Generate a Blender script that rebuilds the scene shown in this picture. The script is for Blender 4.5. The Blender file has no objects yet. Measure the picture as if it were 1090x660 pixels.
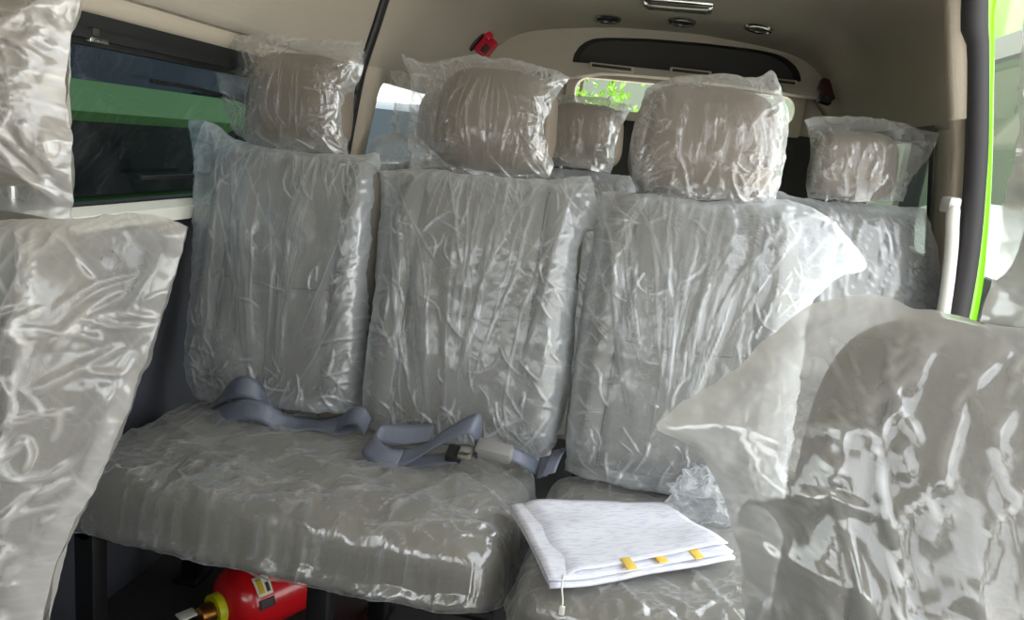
import bpy, math, random
import numpy as np
from mathutils import Vector
C = bpy.context.scene.collection
sc = bpy.context.scene
R = math.radians

# ------------------------------------------------------------------ camera
YAW, PIT, ROL, FPX = .165, .218, .111, 800.0
CAM = np.array([0.0, 0.0, 1.08])
_f = np.array([-math.sin(YAW)*math.cos(PIT), math.cos(YAW)*math.cos(PIT), -math.sin(PIT)])
_r0 = np.array([math.cos(YAW), math.sin(YAW), 0.0]); _u0 = np.cross(_r0, _f)
_r = math.cos(ROL)*_r0 + math.sin(ROL)*_u0
_u = math.cos(ROL)*_u0 - math.sin(ROL)*_r0
cam_d = bpy.data.cameras.new('camera'); cam = bpy.data.objects.new('camera', cam_d); C.objects.link(cam)
from mathutils import Matrix
M4 = Matrix(((_r[0], _u[0], -_f[0], CAM[0]), (_r[1], _u[1], -_f[1], CAM[1]), (_r[2], _u[2], -_f[2], CAM[2]), (0, 0, 0, 1)))
cam.matrix_world = M4
cam_d.sensor_fit = 'HORIZONTAL'; cam_d.sensor_width = 36; cam_d.lens = FPX/1090*36; cam_d.clip_start = .02
sc.camera = cam

def ray(x, y):
    return _f + _r*(x-545)/FPX - _u*(y-330)/FPX
def at(x, y, ax, val):
    d = ray(x, y); k = 'XYZ'.index(ax)
    return CAM + d*((val-CAM[k])/d[k])
def onplane(x, y, P, N):
    d = ray(x, y)
    return CAM + d*(np.dot(P-CAM, N)/np.dot(d, N))

# ------------------------------------------------------------------ noise
def pnoise(x, y, seed=0):
    rng = np.random.RandomState(seed)
    perm = rng.permutation(256); perm = np.concatenate([perm, perm])
    ang = rng.rand(256)*2*np.pi
    x = np.asarray(x, float); y = np.asarray(y, float)
    xi = np.floor(x).astype(int); yi = np.floor(y).astype(int)
    xf = x-xi; yf = y-yi
    def g(ix, iy, dx, dy):
        h = perm[(perm[ix & 255]+iy) & 255]; a = ang[h]
        return np.cos(a)*dx+np.sin(a)*dy
    s = lambda t: t*t*t*(t*(t*6-15)+10)
    u, v = s(xf), s(yf)
    a = g(xi, yi, xf, yf); b = g(xi+1, yi, xf-1, yf); c = g(xi, yi+1, xf, yf-1); d = g(xi+1, yi+1, xf-1, yf-1)
    return ((a*(1-u)+b*u)*(1-v)+(c*(1-u)+d*u)*v)*1.5
def ridge(x, y, seed=0, p=2.0):
    return np.clip(1-np.abs(pnoise(x, y, seed))*1.6, 0, 1)**p
def facets(u, v, f, seed, n=7, warp=.012, lo=-.15, hi=.35, dirs=None):
    """straight, sharp creases of crumpled sheet: folded waves in several directions, each of limited length"""
    rng = np.random.RandomState(seed*7+1); out = 0*u; cre = 0*u
    for k in range(n):
        a = rng.uniform(0, np.pi) if dirs is None else rng.normal(dirs[0], dirs[1])
        ff = f*rng.uniform(.55, 1.7); ph = rng.uniform(0, 9)
        w = warp*pnoise(u*8+k*3, v*8, seed+k)+warp*.4*pnoise(u*25+k, v*25, seed+k+50)
        t = (np.cos(a)*u+np.sin(a)*v+w)*ff+ph
        tri = np.abs((t % 1)*2-1)                      # sharp at both ends
        m = sstep(lo, hi, pnoise(u*5.5+k*7, v*5.5+seed, seed+k+90))
        out = out+m*(1-tri)/ff*.12; cre = np.maximum(cre, m*np.exp(-((1-tri)*.5/ff/.0017)**2)*.9)
    return out, cre
def creases(u, v, lines):
    """relief and whitening of single folds: each line is (points, half width, height, whitening)"""
    H = np.zeros_like(u); L = np.zeros_like(u)
    for pts, w, h, whiten in lines:
        pts = np.asarray(pts, float); m = 4*w
        sel = (u > pts[:, 0].min()-m) & (u < pts[:, 0].max()+m) & (v > pts[:, 1].min()-m) & (v < pts[:, 1].max()+m)
        if not sel.any(): continue
        uu, vv = u[sel], v[sel]; best = np.full(uu.shape, 9.0); side = np.zeros(uu.shape); tt = np.zeros(uu.shape)
        n = len(pts)-1
        for i in range(n):
            a, b = pts[i], pts[i+1]; d = b-a; l2 = d@d+1e-12
            t = np.clip(((uu-a[0])*d[0]+(vv-a[1])*d[1])/l2, 0, 1)
            ex, ey = uu-a[0]-t*d[0], vv-a[1]-t*d[1]; q = np.hypot(ex, ey)
            k = q < best; best = np.where(k, q, best); side = np.where(k, np.sign(ex*d[1]-ey*d[0]), side); tt = np.where(k, (i+t)/n, tt)
        endf = np.clip(np.minimum(tt, 1-tt)*5, 0, 1)**.7
        x = best/w
        H[sel] += h*endf*np.where(side > 0, np.exp(-x*x*2.2), np.exp(-x*x*.35))         # steep on one side, soft on the other
        L[sel] = np.maximum(L[sel], whiten*endf*np.exp(-(x*1.25)**2)*np.where(side > 0, 1, .85))
    return H, L
def wavy(a, b, rng, bow=.06, n=9, jit=.005):
    a, b = np.asarray(a, float), np.asarray(b, float); d = b-a; l = np.hypot(*d)+1e-9; nn = np.array([-d[1], d[0]])/l
    t = np.linspace(0, 1, n); k = rng.normal(0, bow)*l; j = rng.normal(0, jit, n)*l; j[0] = j[-1] = 0
    return a+np.outer(t, d)+np.outer(np.sin(t*np.pi)*k+j, nn)
def back_lines(W, H, seed, nl=24, ns=150, conv=.4, sc=1.0):
    rng = np.random.RandomState(seed); out = []
    for k in range(nl):                                                # long pulls that run together towards the foot
        u0 = rng.uniform(-.98, .98)*W; v0 = H*rng.uniform(.55, 1.02); u1 = u0*rng.uniform(conv*.5, conv*1.6)+rng.normal(0, .02); v1 = v0-H*rng.uniform(.5, 1.7)
        out.append((wavy((u0, v0), (u1, max(v1, -H*.95)), rng, .03, 11), .0025*sc*rng.uniform(.8, 1.5), .0017*sc*rng.uniform(.6, 1.3), rng.uniform(.4, .95)))
        if k % 3 == 0: out.append((wavy((u0+.01, v0), (u1+.012, max(v1, -H*.95)), rng, .03, 11), .014*sc, .003*sc, rng.uniform(.18, .38)))
    for k in range(24):                                                # short gathers fanning from below the headrest
        u0 = rng.uniform(-.75, .75)*W; l = H*rng.uniform(.15, .5)
        out.append((wavy((u0, H*.98), (u0*1.25+rng.normal(0, .015), H*.98-l), rng, .08), .0021*sc, .0016*sc, rng.uniform(.4, .95)))
    for k in range(ns):                                                # small crumples, mostly along the edges
        e = rng.rand() < .72; sg = rng.choice([-1, 1])
        u0 = sg*W*rng.uniform(.62, 1.05) if e else rng.uniform(-.7, .7)*W; v0 = rng.uniform(-1, 1)*H
        if rng.rand() < .25: v0 = -H*rng.uniform(.7, 1.0); u0 = rng.uniform(-1, 1)*W
        a = rng.normal(np.pi/2 if rng.rand() < .6 else (.7 if sg > 0 else 2.4), .5); l = rng.uniform(.02, .085)*sc
        out.append((wavy((u0, v0), (u0+math.cos(a)*l, v0+math.sin(a)*l), rng, .12, 6), .0022*sc*rng.uniform(.7, 1.5), .0020*sc*rng.uniform(.6, 1.5), rng.uniform(.25, .85)))
    return out
def head_lines(W, H, seed, sc=1.0):
    rng = np.random.RandomState(seed); out = []
    for k in range(26):
        u0 = rng.uniform(-.85, .85)*W; b = 1+.25*rng.rand()
        p = np.array([(u0*.75, H*rng.uniform(.5, .95)), (u0*b, H*.2), (u0*b, -H*.3), (u0*.7+rng.normal(0, .008), -H*rng.uniform(.5, 1.0))])
        i = rng.randint(0, 2); p = p[i:i+3] if rng.rand() < .5 else p
        out.append((spline(p+rng.normal(0, .003, p.shape), 14), .0019*sc, .0018*sc, rng.uniform(.3, .85)))
    for sx in (-1, 1):
        for sy in (-1, 1):
            for k in range(7):
                a = (sx*W*rng.uniform(.95, 1.2), sy*H*rng.uniform(.9, 1.1)); b_ = (sx*W*rng.uniform(.35, .95), sy*H*rng.uniform(0.05, .75))
                out.append((wavy(a, b_, rng, .1, 7), .0027*sc, .003*sc, rng.uniform(.3, .8)))
    for k in range(80):
        sg = rng.choice([-1, 1]); u0 = sg*W*rng.uniform(.5, 1.2); v0 = rng.uniform(-1, 1.05)*H; a = rng.uniform(0, np.pi); l = rng.uniform(.012, .045)*sc
        out.append((wavy((u0, v0), (u0+math.cos(a)*l, v0+math.sin(a)*l), rng, .12, 5), .0019*sc, .0018*sc*rng.uniform(.6, 1.5), rng.uniform(.25, .8)))
    return out
def cush_lines(W, H, seed):
    rng = np.random.RandomState(seed); out = []; A = W*H*4
    for k in range(int(260*A)):
        u0, v0 = rng.uniform(-1, 1)*W, rng.uniform(-1, .95)*H; a = rng.choice([.35, 1.0, 2.2])+rng.normal(0, .35); l = rng.uniform(.06, .26)
        out.append((wavy((u0, v0), (u0+math.cos(a)*l, v0+math.sin(a)*l), rng, .05, 9), .0030*rng.uniform(.7, 1.5), .0034, rng.uniform(.2, .7)))
    for k in range(int(900*A)):
        u0 = rng.uniform(-1, 1)*W; v0 = -H*rng.uniform(.45, 1.25) if rng.rand() < .7 else rng.uniform(-1, 1)*H; a = rng.choice([.6, 1.5, 2.3])+rng.normal(0, .4); l = rng.uniform(.015, .075)
        out.append((wavy((u0, v0), (u0+math.cos(a)*l, v0+math.sin(a)*l), rng, .12, 6), .0027*rng.uniform(.7, 1.5), .0024*rng.uniform(.6, 1.6), rng.uniform(.25, .8)))
    return out
def sstep(a, b, x):
    t = np.clip((x-a)/(b-a), 0, 1); return t*t*(3-2*t)

# ------------------------------------------------------------------ materials
def srgb(r, g, b):
    f = lambda c: (c/255/12.92) if c/255 <= .04045 else ((c/255+.055)/1.055)**2.4
    return (f(r), f(g), f(b), 1)
def newmat(name):
    m = bpy.data.materials.new(name); m.use_nodes = True
    nt = m.node_tree; nt.nodes.clear()
    out = nt.nodes.new('ShaderNodeOutputMaterial')
    return m, nt, out
def mat(name, col, rough=.6, metal=0, spec=.5, bump=None, var=.0, bscale=60, coat=0):
    m, nt, out = newmat(name)
    b = nt.nodes.new('ShaderNodeBsdfPrincipled'); nt.links.new(b.outputs[0], out.inputs[0])
    b.inputs['Base Color'].default_value = col; b.inputs['Roughness'].default_value = rough
    b.inputs['Metallic'].default_value = metal; b.inputs['Specular IOR Level'].default_value = spec
    b.inputs['Coat Weight'].default_value = coat
    if bump or var:
        tc = nt.nodes.new('ShaderNodeTexCoord')
        n = nt.nodes.new('ShaderNodeTexNoise'); n.inputs['Scale'].default_value = bscale; n.inputs['Detail'].default_value = 4
        nt.links.new(tc.outputs['Object'], n.inputs['Vector'])
        if bump:
            bm = nt.nodes.new('ShaderNodeBump'); bm.inputs['Strength'].default_value = bump; bm.inputs['Distance'].default_value = .003
            nt.links.new(n.outputs['Fac'], bm.inputs['Height']); nt.links.new(bm.outputs[0], b.inputs['Normal'])
        if var:
            mx = nt.nodes.new('ShaderNodeMix'); mx.data_type = 'RGBA'
            mx.inputs[6].default_value = tuple(c*(1-var) for c in col[:3])+(1,); mx.inputs[7].default_value = tuple(min(1, c*(1+var)) for c in col[:3])+(1,)
            nt.links.new(n.outputs['Fac'], mx.inputs[0]); nt.links.new(mx.outputs[2], b.inputs['Base Color'])
    return m
def perforated(name, col, scale, rough=.85):
    m, nt, out = newmat(name)
    b = nt.nodes.new('ShaderNodeBsdfPrincipled'); nt.links.new(b.outputs[0], out.inputs[0])
    b.inputs['Base Color'].default_value = col; b.inputs['Roughness'].default_value = rough
    tc = nt.nodes.new('ShaderNodeTexCoord'); v = nt.nodes.new('ShaderNodeTexVoronoi'); v.inputs['Scale'].default_value = scale
    v.inputs['Randomness'].default_value = .25
    nt.links.new(tc.outputs['Object'], v.inputs['Vector'])
    bm = nt.nodes.new('ShaderNodeBump'); bm.inputs['Strength'].default_value = .35; bm.inputs['Distance'].default_value = .002
    nt.links.new(v.outputs['Distance'], bm.inputs['Height']); nt.links.new(bm.outputs[0], b.inputs['Normal'])
    return m
def filmmat(name, base=.10, edge=.55, white=.5, rough=.14, bstr=.5, bscale=1.0, tint=(1, 1, 1)):
    m, nt, out = newmat(name)
    N = nt.nodes.new; L = nt.links.new
    uv = N('ShaderNodeTexCoord')
    mp = N('ShaderNodeMapping'); mp.inputs['Scale'].default_value = (26*bscale, 9*bscale, 1); L(uv.outputs['UV'], mp.inputs[0])
    n1 = N('ShaderNodeTexNoise'); n1.noise_type = 'RIDGED_MULTIFRACTAL'; n1.inputs['Scale'].default_value = 1; n1.inputs['Detail'].default_value = 2.5
    n1.inputs['Distortion'].default_value = .8
    L(mp.outputs[0], n1.inputs['Vector'])
    mp2 = N('ShaderNodeMapping'); mp2.inputs['Scale'].default_value = (45*bscale, 16*bscale, 1); mp2.inputs['Rotation'].default_value = (0, 0, .25); L(uv.outputs['UV'], mp2.inputs[0])
    n2 = N('ShaderNodeTexNoise'); n2.inputs['Scale'].default_value = 1; n2.inputs['Detail'].default_value = 2; n2.inputs['Distortion'].default_value = .4
    L(mp2.outputs[0], n2.inputs['Vector'])
    ad = N('ShaderNodeMath'); ad.operation = 'MULTIPLY_ADD'; L(n2.outputs['Fac'], ad.inputs[0]); ad.inputs[1].default_value = .9; L(n1.outputs['Fac'], ad.inputs[2])
    bm = N('ShaderNodeBump'); bm.inputs['Strength'].default_value = bstr; bm.inputs['Distance'].default_value = .004
    L(ad.outputs[0], bm.inputs['Height'])
    lw = N('ShaderNodeLayerWeight'); lw.inputs['Blend'].default_value = .5; L(bm.outputs[0], lw.inputs['Normal'])
    pw = N('ShaderNodeMath'); pw.operation = 'POWER'; L(lw.outputs['Facing'], pw.inputs[0]); pw.inputs[1].default_value = 2.2
    ma = N('ShaderNodeMath'); ma.operation = 'MULTIPLY_ADD'; ma.use_clamp = True; L(pw.outputs[0], ma.inputs[0]); ma.inputs[1].default_value = edge; ma.inputs[2].default_value = base
    fa = N('ShaderNodeAttribute'); fa.attribute_name = 'fold'                      # whiter along folds: layered film, with highlight streaks painted in
    mb = N('ShaderNodeMath'); mb.operation = 'MULTIPLY_ADD'; mb.use_clamp = True; L(fa.outputs['Fac'], mb.inputs[0]); mb.inputs[1].default_value = .55; L(ma.outputs[0], mb.inputs[2])
    gl = N('ShaderNodeBsdfGlossy'); gl.inputs['Roughness'].default_value = rough; L(bm.outputs[0], gl.inputs['Normal'])
    df = N('ShaderNodeBsdfDiffuse'); df.inputs['Color'].default_value = (.88*tint[0], .88*tint[1], .88*tint[2], 1); L(bm.outputs[0], df.inputs['Normal'])
    tl = N('ShaderNodeBsdfTranslucent'); tl.inputs['Color'].default_value = (.88*tint[0], .88*tint[1], .88*tint[2], 1); L(bm.outputs[0], tl.inputs['Normal'])
    m0 = N('ShaderNodeMixShader'); m0.inputs[0].default_value = .4; L(df.outputs[0], m0.inputs[1]); L(tl.outputs[0], m0.inputs[2])
    m1 = N('ShaderNodeMixShader'); m1.inputs[0].default_value = white; L(gl.outputs[0], m1.inputs[1]); L(m0.outputs[0], m1.inputs[2])
    tr = N('ShaderNodeBsdfTransparent'); tr.inputs['Color'].default_value = (.97, .97, .97, 1)
    m2 = N('ShaderNodeMixShader'); L(mb.outputs[0], m2.inputs[0]); L(tr.outputs[0], m2.inputs[1]); L(m1.outputs[0], m2.inputs[2])
    L(m2.outputs[0], out.inputs[0])
    return m
def glassmat(name, tint, refl=.06):
    m, nt, out = newmat(name); N = nt.nodes.new; L = nt.links.new
    tr = N('ShaderNodeBsdfTransparent'); tr.inputs['Color'].default_value = tint
    gl = N('ShaderNodeBsdfGlossy'); gl.inputs['Roughness'].default_value = .02
    lw = N('ShaderNodeLayerWeight'); lw.inputs['Blend'].default_value = .5
    p5 = N('ShaderNodeMath'); p5.operation = 'POWER'; L(lw.outputs['Facing'], p5.inputs[0]); p5.inputs[1].default_value = 5
    fr = N('ShaderNodeMath'); fr.operation = 'MULTIPLY_ADD'; L(p5.outputs[0], fr.inputs[0]); fr.inputs[1].default_value = .9; fr.inputs[2].default_value = .045
    mx = N('ShaderNodeMixShader'); L(fr.outputs[0], mx.inputs[0]); L(tr.outputs[0], mx.inputs[1]); L(gl.outputs[0], mx.inputs[2])
    L(mx.outputs[0], out.inputs[0]); return m

LEATHER = mat('leather', srgb(117, 114, 106), .5, bump=.25, var=.05, bscale=220)
LEATHER_C = mat('cushion_leather', srgb(124, 120, 107), .5, bump=.25, var=.05, bscale=220)
LEATHER_H = mat('headrest_leather', srgb(120, 109, 97), .5, bump=.25, var=.05, bscale=220)
LEATHER_SEAM = mat('seam_thread', srgb(78, 73, 66), .7)
FILM = filmmat('plastic_film', base=.27, edge=.50, white=.78, rough=.16, bstr=.2, tint=(.94, .985, 1.03))
FILM_H = filmmat('plastic_film_headrest', base=.10, edge=.5, white=.6, rough=.14, bstr=.25, tint=(.98, .99, 1.0))
FILM_S = filmmat('plastic_film_cushion', base=.22, edge=.5, white=.6, rough=.12, bstr=.3, tint=(.97, .99, 1.02))
FILM_F = filmmat('plastic_film_glossy', base=.27, edge=.42, white=.80, rough=.13, bstr=.14, bscale=.8, tint=(1.02, .985, .94))
FILM_N = filmmat('plastic_film_loose', base=.24, edge=.5, white=.72, rough=.10, bstr=.14, bscale=.8, tint=(.99, .985, .97))
HEADLINER = perforated('headliner', srgb(174, 165, 151), 260)
HEADLINER2 = perforated('perforated_panel', srgb(188, 177, 160), 200)
TRIMT = mat('taupe_plastic', srgb(186, 175, 158), .55, bump=.1, bscale=400)
SILLW = mat('white_and_sunlit_sill', srgb(240, 240, 228), .3)  # white of the tags; on the taupe sill it stands in for sunlight
HANDLEM = mat('pale_grey_plastic', srgb(205, 203, 196), .4)
SLATE = mat('slate_panel', srgb(74, 77, 86), .7, bump=.15, bscale=300)
DARKG = mat('dark_grey_plastic', srgb(58, 56, 54), .75, bump=.1, bscale=300)
BLACK = mat('black_plastic', srgb(26, 26, 28), .5)
BLACKM = mat('black_steel', srgb(24, 24, 25), .45, metal=.2)
FLOORM = mat('rubber_floor', srgb(44, 43, 43), .8, bump=.3, bscale=180, var=.2)
SEALM = mat('rubber_seal', srgb(54, 52, 54), .7)
GREEN = mat('green_paint', srgb(126, 205, 30), .25, coat=.6)
DGREEN = mat('neighbour_green_paint', srgb(64, 112, 42), .6)
WHITEP = mat('white_paint', srgb(228, 230, 228), .3, coat=.5)
BLUEG = mat('bluegrey_paint', srgb(40, 52, 60), .4)
DGLASS = mat('dark_car_glass', srgb(22, 26, 30), .08, spec=.8)
TYREM = mat('tyre_rubber', srgb(30, 30, 30), .8)
CHROME = mat('chrome', srgb(200, 200, 198), .18, metal=1)
BELTM = mat('seat_belt_webbing', srgb(100, 105, 120), .28, bump=.4, bscale=500, spec=.6)
BUCKLEM = mat('buckle_plastic', srgb(140, 138, 136), .45)
REDM = mat('red_paint', srgb(205, 20, 28), .25, coat=.6)
REDP = mat('red_plastic', srgb(190, 22, 48), .35)
MAROON = mat('maroon_plastic', srgb(72, 34, 34), .5)
YELLOW = mat('yellow_plastic', srgb(206, 205, 30), .4)
YTAPE = mat('yellow_tape', srgb(240, 205, 95), .5)
BRASS = mat('brass', srgb(150, 100, 45), .3, metal=.9)
GLASS = glassmat('clear_glass', (.92, .95, .93, 1))
TGLASS = glassmat('tinted_glass', (.075, .095, .10, 1))
CONCRETE = mat('concrete', srgb(196, 193, 184), .9, bump=.3, bscale=6, var=.1)
BARK = mat('bark', srgb(85, 70, 52), .9, bump=.5, bscale=40)
LEAFM = mat('leaf', srgb(120, 165, 40), .5, var=.3, bscale=3)

# ------------------------------------------------------------------ object helpers
def tag(o, label=None, cat=None, group=None, kind=None):
    if label: o['label'] = label
    if cat: o['category'] = cat
    if group: o['group'] = group
    if kind: o['kind'] = kind
    return o
def wloc(o):
    v = Vector((0, 0, 0))
    while o is not None: v += o.location; o = o.parent
    return np.array(v)
def obj(name, verts, faces, m, parent=None, smooth=True, uv=None, mats=None, midx=None, fold=None):
    V = np.asarray(verts, float)
    if parent is not None: V = V - wloc(parent)
    me = bpy.data.meshes.new(name); me.from_pydata(V.tolist(), [], [tuple(int(i) for i in f) for f in faces]); me.update()
    for mm in (mats or [m]): me.materials.append(mm)
    if midx is not None: me.polygons.foreach_set('material_index', list(midx))
    if smooth: me.polygons.foreach_set('use_smooth', [True]*len(me.polygons))
    if uv is not None:
        l = me.uv_layers.new(name='UVMap'); idx = np.zeros(len(me.loops), int); me.loops.foreach_get('vertex_index', idx)
        l.data.foreach_set('uv', np.asarray(uv, float)[idx].ravel())
    if fold is not None:
        at_ = me.attributes.new('fold', 'FLOAT', 'POINT'); at_.data.foreach_set('value', np.asarray(fold, np.float32).ravel())
    o = bpy.data.objects.new(name, me); C.objects.link(o)
    if parent is not None: o.parent = parent
    return o
def thing(name, loc, label, cat, group=None):
    o = bpy.data.objects.new(name, None); C.objects.link(o); o.location = tuple(float(c) for c in loc); o.empty_display_size = .05
    return tag(o, label, cat, group)
class MB:
    """collects shapes into one mesh"""
    def __init__(s): s.v = []; s.f = []; s.mi = []
    def add(s, v, f, mi=0):
        b = len(s.v); s.v += [tuple(p) for p in v]; s.f += [tuple(b+i for i in q) for q in f]; s.mi += [mi]*len(f); return s
    def box(s, c, h, ax=None, bev=.0, mi=0):
        c = np.asarray(c, float); ax = np.eye(3) if ax is None else np.asarray(ax, float)
        hx, hy, hz = h; b = min(bev, hx*.95, hy*.95, hz*.95)
        if b <= 0:
            P = [(sx*hx, sy*hy, sz*hz) for sx in (-1, 1) for sy in (-1, 1) for sz in (-1, 1)]
            F = [(0, 1, 3, 2), (4, 6, 7, 5), (0, 4, 5, 1), (2, 3, 7, 6), (0, 2, 6, 4), (1, 5, 7, 3)]
        else:
            # rounded box: cage of a 4x4x4 surface
            def lv(hh): return [-hh, -hh+b, hh-b, hh]
            X, Y, Z = lv(hx), lv(hy), lv(hz); idx = {}; P = []; F = []
            k = 1-1/math.sqrt(3); k2 = 1-1/math.sqrt(2)
            for i in range(4):
                for j in range(4):
                    for l in range(4):
                        e = (i in (0, 3))+(j in (0, 3))+(l in (0, 3))
                        if e == 0: continue
                        p = [X[i], Y[j], Z[l]]
                        kk = {1: 0, 2: k2, 3: k}[e]
                        for a, q in ((0, i), (1, j), (2, l)):
                            if q == 0: p[a] += b*kk
                            if q == 3: p[a] -= b*kk
                        idx[i, j, l] = len(P); P.append(tuple(p))
            for i in range(3):
                for j in range(3):
                    for q, flip in ((0, 1), (3, 0)):
                        for mk in (lambda a, d: (a, d, q), lambda a, d: (q, a, d), lambda a, d: (d, q, a)):
                            qd = [idx[mk(i, j)], idx[mk(i+1, j)], idx[mk(i+1, j+1)], idx[mk(i, j+1)]]
                            F.append(tuple(qd[::-1] if flip else qd))
        P = [c+p[0]*ax[0]+p[1]*ax[1]+p[2]*ax[2] for p in np.asarray(P, float)]
        return s.add(P, F, mi)
    def tube(s, pts, r, n=10, cap=True, mi=0):
        pts = np.asarray(pts, float); rr = np.full(len(pts), r) if np.isscalar(r) else np.asarray(r)
        T = np.gradient(pts, axis=0); T /= np.linalg.norm(T, axis=1)[:, None]+1e-9
        a = np.array([0, 0, 1.0]) if abs(T[0][2]) < .9 else np.array([1.0, 0, 0])
        nrm = np.cross(T[0], a); nrm /= np.linalg.norm(nrm); V = []
        for i in range(len(pts)):
            nrm = nrm-T[i]*np.dot(nrm, T[i]); nrm /= np.linalg.norm(nrm); bi = np.cross(T[i], nrm)
            for k in range(n):
                t = 2*math.pi*k/n; V.append(pts[i]+rr[i]*(math.cos(t)*nrm+math.sin(t)*bi))
        F = [(i*n+k, i*n+(k+1) % n, (i+1)*n+(k+1) % n, (i+1)*n+k) for i in range(len(pts)-1) for k in range(n)]
        if cap: F += [tuple(range(n))[::-1], tuple((len(pts)-1)*n+k for k in range(n))]
        return s.add(V, F, mi)
    def lathe(s, O, A, prof, n=28, mi=0):
        """prof: (distance along axis, radius)"""
        O = np.asarray(O, float); A = np.asarray(A, float); A = A/np.linalg.norm(A)
        a = np.array([0, 0, 1.0]) if abs(A[2]) < .9 else np.array([1.0, 0, 0])
        e1 = np.cross(A, a); e1 /= np.linalg.norm(e1); e2 = np.cross(A, e1); V = []
        for t, r in prof:
            for k in range(n):
                q = 2*math.pi*k/n; V.append(O+A*t+r*(math.cos(q)*e1+math.sin(q)*e2))
        F = [(i*n+k, i*n+(k+1) % n, (i+1)*n+(k+1) % n, (i+1)*n+k) for i in range(len(prof)-1) for k in range(n)]
        F += [tuple(range(n))[::-1], tuple((len(prof)-1)*n+k for k in range(n))]
        return s.add(V, F, mi)
    def prism(s, poly, D, mi=0):
        """closed polygon (3D points) swept by vector D"""
        P = np.asarray(poly, float); n = len(P)
        return s.add(list(P)+list(P+np.asarray(D, float)), [tuple(range(n)), tuple(range(n, 2*n))[::-1]]+[(i, i+n, (i+1) % n+n, (i+1) % n) for i in range(n)], mi)
    def build(s, name, m, parent=None, smooth=True, mats=None, sharp=35):
        o = obj(name, s.v, s.f, m, parent, smooth, mats=mats, midx=s.mi if mats else None)
        if smooth:
            import bmesh
            bm = bmesh.new(); bm.from_mesh(o.data)
            bmesh.ops.recalc_face_normals(bm, faces=bm.faces)
            for e in bm.edges:
                if len(e.link_faces) == 2 and e.calc_face_angle(0) > R(sharp): e.smooth = False
            bm.to_mesh(o.data); bm.free()
        return o
def spline(pts, n):
    pts = np.asarray(pts, float); m = len(pts)
    P = np.vstack([2*pts[0]-pts[1], pts, 2*pts[-1]-pts[-2]]); out = []
    for t in np.linspace(0, m-1, n):
        i = min(int(t), m-2); q = t-i; a, b, c, d = P[i:i+4]
        out.append(.5*((2*b)+(-a+c)*q+(2*a-5*b+4*c-d)*q*q+(-a+3*b-3*c+d)*q**3))
    return np.array(out)
def resample(pts, n, smooth=True, along=None):
    pts = np.asarray(pts, float)
    if smooth and len(pts) > 2: pts = spline(pts, 12*len(pts))
    df = np.diff(pts, axis=0); d = np.r_[0, np.cumsum(np.linalg.norm(df, axis=1) if along is None else np.abs(df[:, along])+.08*np.linalg.norm(df, axis=1))]
    t = np.linspace(0, d[-1], n)
    return np.stack([np.interp(t, d, pts[:, k]) for k in range(pts.shape[1])], 1)

# ------------------------------------------------------------------ padded cushions
class Pad:
    """upholstered pad: superellipse outline, bulging front and back, seams and bolsters"""
    def __init__(s, O, U, V, N, W, H, n=5, Tf=.06, Tb=.05, p=3.2, q=2.4, seam_u=None, seam_v=None, bolster=0.0, taper=0.0):
        s.O, s.U, s.V, s.N = [np.asarray(a, float) for a in (O, U, V, N)]
        s.W, s.H, s.n, s.Tf, s.Tb, s.p, s.q = W, H, n, Tf, Tb, p, q
        s.seam_u, s.seam_v, s.bolster, s.taper = seam_u, seam_v, bolster, taper
    def w(s, v): return s.W*(1-s.taper*(v/s.H))
    def rr(s, u, v): return ((np.abs(u)/s.w(v))**s.n+(np.abs(v)/s.H)**s.n)**(1/s.n)
    def front(s, u, v):
        r = np.clip(s.rr(u, v), 0, 1); h = s.Tf*(1-r**s.p)**(1/s.q)
        if s.seam_u:
            a = np.abs(u)/s.w(v)
            h = h+s.bolster*sstep(s.seam_u, s.seam_u+.2, a)*(1-r**6)
            h = h-.009*np.exp(-((a-s.seam_u)*s.W/.006)**2)*(1-r**8)
            if s.seam_v is not None:
                h = h-.008*np.exp(-((v-s.seam_v-.02*(u/s.W)**2)/.006)**2)*(a < s.seam_u)
        return h
    def back(s, u, v):
        r = np.clip(s.rr(u, v), 0, 1); return -s.Tb*(1-r**s.p)**(1/s.q)
    def pt(s, u, v, h):
        return s.O+u[..., None]*s.U+v[..., None]*s.V+h[..., None]*s.N
    def mesh(s, k=72):
        t = np.sin(np.linspace(-np.pi/2, np.pi/2, k+1)); a, b = np.meshgrid(t, t, indexing='ij')
        r = np.maximum(np.abs(a), np.abs(b)); rs = np.where(r < 1e-9, 1, r)
        kk = 1/(np.maximum(np.abs(a/rs)**s.n+np.abs(b/rs)**s.n, 1)**(1/s.n))
        v = b*kk*s.H; u = a*kk*s.w(v)
        F = s.pt(u, v, s.front(u, v)).reshape(-1, 3); B = s.pt(u, v, s.back(u, v)).reshape(-1, 3)
        m = k+1; idx = np.arange(m*m).reshape(m, m); q = []
        bi = idx+m*m
        bi = bi.copy(); bi[0, :] = idx[0, :]; bi[-1, :] = idx[-1, :]; bi[:, 0] = idx[:, 0]; bi[:, -1] = idx[:, -1]
        for A, fl in ((idx, 0), (bi, 1)):
            Q = np.stack([A[:-1, :-1], A[1:, :-1], A[1:, 1:], A[:-1, 1:]], -1).reshape(-1, 4)
            q += (Q[:, ::-1] if fl else Q).tolist()
        V = np.vstack([F, B]); used = np.unique(np.array(q)); rm = -np.ones(len(V), int); rm[used] = np.arange(len(used))
        return V[used], rm[np.array(q)]
    def build(s, name, m, parent, k=72):
        v, f = s.mesh(k); return obj(name, v, f, m, parent)
    def uv(s, P):
        d = np.asarray(P)-s.O; return np.stack([d@s.U, d@s.V], -1)

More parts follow.
